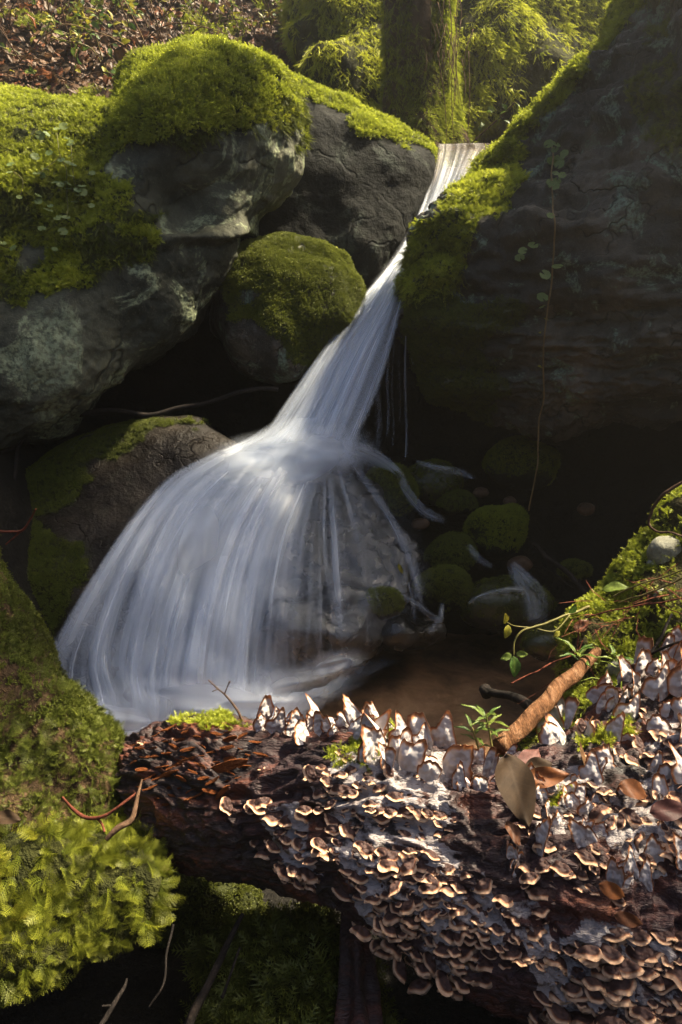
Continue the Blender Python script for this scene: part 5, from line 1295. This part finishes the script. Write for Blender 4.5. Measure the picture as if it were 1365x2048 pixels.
fleaf('red-brown leaf lodged in dry straw on the right bank', 'leaf_rust', (1150, 1262), (1178, 1240), 1.58, 1.6, .6, (-.3, -.8, .5))
fleaf('pale tan leaf lying at the left edge on the moss mound', 'leaf_tan', (-15, 1632), (42, 1640), 1.02, 1.0, .4, (0, -.5, .8))
fleaf('tiny green leaf caught in the thin cascade', 'leaf_yellow', (797, 1128), (806, 1148), 2.55, 2.55, .35, (0, -1, .2))

# ---- pale stones on the right bank
def bankstone(label, cx, cy, rx, ry, seed):
    h = hit('B', cx, cy); Y = h[0][1] if h is not None else 1.6
    stone(label, cx, cy, rx, ry, Y + 0.02, M['rock_pale'], None, seed, amp=0.008, tf=rx / F * Y * .8, nth=70, nph=40)
bankstone('cracked white lichen stone high on the right bank', 1335, 1103, 48, 30, 31)
bankstone('smaller whitish stone just below the cracked stone', 1318, 1128, 26, 14, 32)
bankstone('broad pale stone beside the weathered brackets', 1258, 1340, 52, 28, 33)
bankstone('little pale stone near the top of the stick', 1243, 1285, 17, 18, 34)
bankstone('greyish stone chip on the bank litter', 1325, 1190, 22, 14, 35)

# ---- dry straw and green grass on the right bank
def straw_geo(n, polys, keys, ln, seed, wd=.0012, up=0.1):
    rs = np.random.default_rng(seed); parts = []
    for poly in polys:
        for q in poisson(poly, 9, rs, n):
            h = hit(keys, *q)
            if h is None: continue
            d = norm(rs.normal(0, 1, 3) * np.array([1, .6, .35]) + np.array([-.5, -.3, -.2])); d = norm(d - h[1] * (d @ h[1]) + h[1] * up)
            L = ln * rs.uniform(.5, 1.4); p = h[0] + h[1] * .006
            sd_ = norm(np.cross(d, h[1])); m_ = p + d * L * .5 + h[1] * L * .1 + sd_ * L * rs.uniform(-.12, .12); e = p + d * L
            V = np.array([p - sd_ * wd, p + sd_ * wd, m_ - sd_ * wd, m_ + sd_ * wd, e - sd_ * wd * .4, e + sd_ * wd * .4])
            parts.append((V, [(0, 1, 3, 2), (2, 3, 5, 4)]))
    return merge(parts)
o = add('dry_straw', *straw_geo(500, [[(1100, 1330), (1160, 1230), (1240, 1180), (1330, 1160), (1370, 1180), (1300, 1230), (1220, 1260), (1170, 1330), (1100, 1400)]], ('B',), .07, 3), M['twig_red'], rootB, kind='stuff')
o = add('grass', *straw_geo(260, [[(1080, 1460), (1150, 1390), (1300, 1280), (1370, 1240), (1370, 1290), (1260, 1360), (1150, 1440), (1060, 1490)]], ('B', 'log'), .045, 4, .0014, .5), M['grass_green'], rootB, kind='stuff')
for i, L in enumerate([[(1225, 1195, 1.62), (1290, 1165, 1.58), (1370, 1140, 1.52)], [(1240, 1205, 1.6), (1300, 1185, 1.56), (1380, 1150, 1.5)], [(1170, 1235, 1.6), (1260, 1215, 1.55), (1380, 1195, 1.5)]]):
    twig(['upper of the long green grass stems leaning across the right bank', 'middle long grass stem leaning across the right bank', 'lowest brown grass stem lying across the right bank'][i], [L], [[.0018, .002, .0018]], ['stem', 'stem', 'twig_red'][i], 'grass_stem', 'grass')

# ================================================================== BANK BEHIND: litter, brambles, stems
def litter_coll():
    obs = []
    for k in ('leaf_brown', 'leaf_rust', 'leaf_brown', 'leaf_brown'):
        for me in DL[k][:3]:
            obs.append(bpy.data.objects.new('litter_leaf', me))
    return proto_set('litter_leaves', obs)
LC = litter_coll()
def litter(name, dens, size, x0, x1, y0, y1, seed, label):
    r = np.random.default_rng(seed); n = int((x1 - x0) * (y1 - y0) * dens)
    x, y = r.uniform(x0, x1, n), r.uniform(y0, y1, n); z = ground_h(x, y)
    up_ = (z > 2.15) & ((x < 0.2) | (y > 4.9)); x, y, z = x[up_], y[up_], z[up_]; n = len(x)
    e = .05; nx, ny = (ground_h(x + e, y) - ground_h(x - e, y)) / (2 * e), (ground_h(x, y + e) - ground_h(x, y - e)) / (2 * e)
    N = norm(np.stack([-nx, -ny, np.ones(n)], -1)); Z = norm(N + r.normal(0, .4, (n, 3)))
    b_ = np.stack([x, y, z], -1)
    o = scatter(name, b_ + N * r.uniform(.0, .035, n)[:, None], Z, r.uniform(0, 6.28, n), size * r.uniform(.6, 1.3, n), r.random(n), LC, None)
    tag(o, label, 'leaves', None, 'stuff'); return o
litter('leaf_litter', 1300, .062, -3.6, 1.2, 3.7, 7.2, 5, 'brown fallen leaves carpeting the bank at upper left')
rs3 = np.random.default_rng(31)
# moss and short green growth among the leaves
gp = sample(GV, GF[(np.abs(GV[GF[:, 0], 0]) < 3.5) & (GV[GF[:, 0], 1] > 3.9) & (GV[GF[:, 0], 1] < 7.3)], 900)
gm = rng.random(len(gp[0])) < np.clip(fbm(gp[0], 2.2, 3, 66) * 1.6 - .05, 0, 1)
o = scatter('ground_moss', gp[0][gm] + np.array([0, 0, .02]), norm(gp[1][gm] + rng.normal(0, .2, (gm.sum(), 3))), rng.uniform(0, 6, gm.sum()), rng.uniform(.03, .06, gm.sum()), rng.uniform(.1, .8, gm.sum()), PR['moss']['feather'], None)
tag(o, 'patches of moss among the leaves on the rear bank', 'moss', None, 'stuff')
places = ['behind the left boulder', 'on the rear bank']
def bramble(label, px, py, h, seed, col=None, nl=14, dx=0.0):
    rs = np.random.default_rng(seed); hh = hit('ground', px, py)
    p0 = hh[0] if hh is not None else P(px, py, 5.2)
    root = empty('bramble', p0, label, 'bramble', 'brambles on the rear bank')
    parts = []; spots = []
    for k in range(rs.integers(2, 4)):
        d = norm(np.array([rs.normal(dx, .7), -.5 + rs.normal(0, .3), .9])); L = h * rs.uniform(.6, 1.1)
        q = [p0 + d * L * t + np.array([0, 0, -1]) * L * .55 * t * t + rs.normal(0, .02, 3) * t for t in (0, .25, .5, .75, 1)]
        parts.append(tube_geo(q, [.004, .0035, .003, .0022, .0012], 5, 16)); spots.append(np.array(q))
    stm = add('stem', *merge(parts), M['twig'] if rs.random() < .6 else M['stem'], root)
    for i in range(nl):
        q = spots[rs.integers(len(spots))]; t = rs.uniform(.25, 1); c = catmull(q, 40)[int(t * 39)]
        d = rs.normal(0, 1, 3) * np.array([1, .7, .5]); s = rs.uniform(.03, .065)
        place((YL if rs.random() < (0.45 if col is None else col) else GL)[rs.integers(3)], 'leaf', stm, c, d, UP + rs.normal(0, .45, 3) + np.array([0, -.5, 0]), s)
BR = [(20, 60, 'at the top left corner'), (60, 130, 'nearest the left frame edge above the boulder'), (110, 40, 'second along the top from the left corner'), (170, 110, 'in the brown leaves left of the moss dome'), (230, 30, 'third along the top from the left corner'), (300, 60, 'above the left side of the moss dome'), (330, 20, 'at the top above the moss dome'), (400, 60, 'directly over the moss dome'), (450, 20, 'at the top right of the moss dome'), (500, 70, 'over the right shoulder of the moss dome'), (540, 30, 'at the top over the wedge boulder'), (585, 70, 'just left of the moss-hung bank'), (560, 110, 'close behind the wedge boulder'), (250, 100, 'close behind the left side of the moss dome'), (640, 20, 'leafy, hanging over the moss-hung bank'), (150, 170, 'low behind the flat mossy shoulder')]
BR += [(40, 20, 'topmost at the far left'), (90, 90, 'spreading between the two leftmost ones'), (200, 70, 'tall, over the brown leaves left of the dome'), (270, 15, 'small, at the top left of the dome'), (360, 45, 'wide, right behind the top of the dome'), (470, 50, 'yellowish, over the right side of the dome'), (520, 10, 'at the top edge above the wedge boulder'), (610, 100, 'tucked against the moss-hung bank'), (210, 140, 'lowest one left of the dome'), (140, 10, 'at the top edge above the brown leaves')]
for i, (a_, b_, l) in enumerate(BR): bramble('green-leaved bramble ' + l, a_, b_, rs3.uniform(.35, .6), 100 + i, nl=int(rs3.integers(14, 26)))
# dry stems tangled over the bank
for i in range(34):
    a_ = rs3.uniform(0, 650); b_ = rs3.uniform(0, 150); hh = hit('ground', a_, b_)
    if hh is None: continue
    p = hh[0]; d = norm(np.array([rs3.normal(0, 1), -.25, rs3.normal(.2, .45)])); L = rs3.uniform(.25, .7); ar = rs3.uniform(.05, .2)
    q = [p + d * L * t + np.array([0, -.3, 1]) * ar * math.sin(math.pi * t) + np.array([0, -.04, .04]) for t in (0, .3, .6, 1)]
    o = add('dry_stem', *tube_geo(q, [.004, .0035, .003, .002], 5, 18, .01, i), M['twig' if i % 3 else 'grass_dry'])
    tag(o, 'thin dry arching stem tangled over the leaf-strewn rear bank', 'stem', 'dry stems on the rear bank')
# single fallen leaves that stand out on the bank
for i in range(46):
    a_ = rs3.uniform(0, 620); b_ = rs3.uniform(0, 190); hh = hit('ground', a_, b_)
    if hh is None or hh[0][1] < 3.8: continue
    k = ('leaf_brown', 'leaf_rust', 'leaf_tan')[i % 3]
    o = place(DL[k][i % 4], 'fallen_leaf', None, hh[0] + hh[1] * .045, rs3.normal(0, 1, 3), hh[1] + rs3.normal(0, .35, 3), rs3.uniform(.07, .12))
    tag(o, 'dry brown leaf lying loose on the leaf-strewn rear bank', 'leaf', 'loose leaves on the rear bank')
# fibres hanging beside the trunk
parts = []
for i in range(26):
    a_ = 880 + rs3.normal(0, 1) * 18 + 14; y0 = rs3.uniform(-40, 120); y1 = y0 + rs3.uniform(60, 190); Yb = 4.42 + rs3.uniform(-.05, .05)
    parts.append(tube_geo(pxpts([(a_ + rs3.normal(0, 6), y0, Yb + .05), (a_ + rs3.normal(0, 8), (y0 + y1) / 2, Yb), (a_ + rs3.normal(0, 8) - 4, y1, Yb)]), [.0022, .002, .001], 4, 10))
add('hanging_fibres', *merge(parts), M['twig'], tr, kind='stuff')
# sprig by the lip
sg = empty('leafy_sprig', P(945, 285, 4.5), 'small leafy sprig leaning over the water at the lip', 'plant')
sgs = add('stem', *tube_geo(pxpts([(940, 290, 4.5), (970, 262, 4.48), (1000, 235, 4.45), (1030, 205, 4.42)]), .004, 5, 16), M['twig'], sg)
for a_, b_ in [(985, 225), (1000, 228), (1008, 240), (995, 248), (968, 245), (960, 262), (990, 222), (1015, 220), (1030, 205), (1042, 180)]:
    place(GL[rs2.integers(4)], 'leaf', sgs, P(a_, b_, 4.44), rs2.normal(0, 1, 3), UP * .6 + np.array([0, -.6, 0]) + rs2.normal(0, .3, 3), .045)

# ================================================================== unseen trees added to shade the gorge, root and log
def shade_tree(label, base, ctr, rad3, nleaf, seed, lobes=()):
    r = np.random.default_rng(seed); base = np.array(base, float); ctr = np.array(ctr, float); rad3 = np.array(rad3, float)
    base[2] = ground_h(base[:1], base[1:2])[0] - 0.1
    root = empty('added_shade_tree', base, label, 'tree')
    top = ctr + np.array([0, 0, rad3[2] * .7])
    add('trunk', *tube_geo([base, base * .6 + ctr * .4 + r.normal(0, .08, 3), ctr, top], [.11, .09, .06, .02], 10, 40, .02), M['bark'], root)
    tips = []
    for k in range(26):
        t = r.uniform(.35, 1); p = base + (ctr - base) * t if t < .8 else ctr + (top - ctr) * (t - .8) * 4
        e = ctr + norm(r.normal(0, 1, 3)) * rad3 * r.uniform(.6, .95); tips.append(np.array([p + (e - p) * f for f in np.linspace(.3, 1, 12)]))
        add('limb', *tube_geo([p, (p + e) / 2 + r.normal(0, .08, 3), e], [.03, .018, .006], 6, 14, .01, k), M['bark'], root)
    d = norm(r.normal(0, 1, (nleaf, 3))); rr_ = r.uniform(.35, 1, nleaf) ** .6
    p = ctr + d * rr_[:, None] * rad3 * (1 + .3 * fbm(d * 1.0, 2.2, 3, seed)[:, None])
    keep = fbm(p, 1.7, 3, seed + 5) > -.5
    p = p[keep]
    for lc, lr, ln in lobes:  # extra leaf lobes aimed to shade the root and left boulder face
        d = norm(r.normal(0, 1, (ln, 3))); p = np.concatenate([p, np.array(lc) + d * (r.uniform(.2, 1, ln) ** .6)[:, None] * np.array(lr)])
        add('limb', *tube_geo([ctr, (ctr + np.array(lc)) / 2 + r.normal(0, .06, 3), np.array(lc)], [.03, .02, .008], 6, 14, .01, 5), M['bark'], root)
    scatter('added_crown', p, norm(r.normal(0, 1, p.shape) + np.array([0, 0, .8])), r.uniform(0, 6.28, len(p)), r.uniform(.05, .1, len(p)), r.random(len(p)), LEAFC, root)
LEAFC = proto_set('added_crown_leaves', [bpy.data.objects.new('added_crown_leaf', me) for me in GL])
shade_tree('added leafy tree out of view, crown shaped to shade the gorge', (3.5, 3.1, 0), (1.55, 3.02, 4.05), (1.15, 0.48, 0.45), 4000, 3, [((1.28, 2.12, 4.0), (.45, .36, .3), 900), ((.78, 3.33, 4.05), (.45, .32, .3), 900)])
shade_tree('added slender tree out of view, put in to dapple the lower log', (3.9, 1.0, 0), (2.72, 1.45, 4.0), (0.55, 0.32, 0.3), 900, 9)

# ================================================================== humid air
def haze():
    lo, hi = np.array([-11, -10, -2.0]), np.array([11, 13, 9.5])
    V = np.array([[lo[0] if i & 1 == 0 else hi[0], lo[1] if i & 2 == 0 else hi[1], lo[2] if i & 4 == 0 else hi[2]] for i in range(8)])
    Fc = [(0, 2, 3, 1), (4, 5, 7, 6), (0, 1, 5, 4), (2, 6, 7, 3), (0, 4, 6, 2), (1, 3, 7, 5)]
    m = bpy.data.materials.new('humid_air'); m.use_nodes = True; t = m.node_tree
    t.nodes.remove(t.nodes['Principled BSDF'])
    v = t.nodes.new('ShaderNodeVolumePrincipled'); v.inputs['Color'].default_value = (1.0, 0.98, 0.92, 1); v.inputs['Density'].default_value = 0.018; v.inputs['Anisotropy'].default_value = 0.88
    t.links.new(v.outputs[0], t.nodes['Material Output'].inputs['Volume'])
    o = add('haze', V, Fc, m, smooth=False); tag(o, 'sunlit humid haze in the ravine air', None, None, 'stuff')
haze()
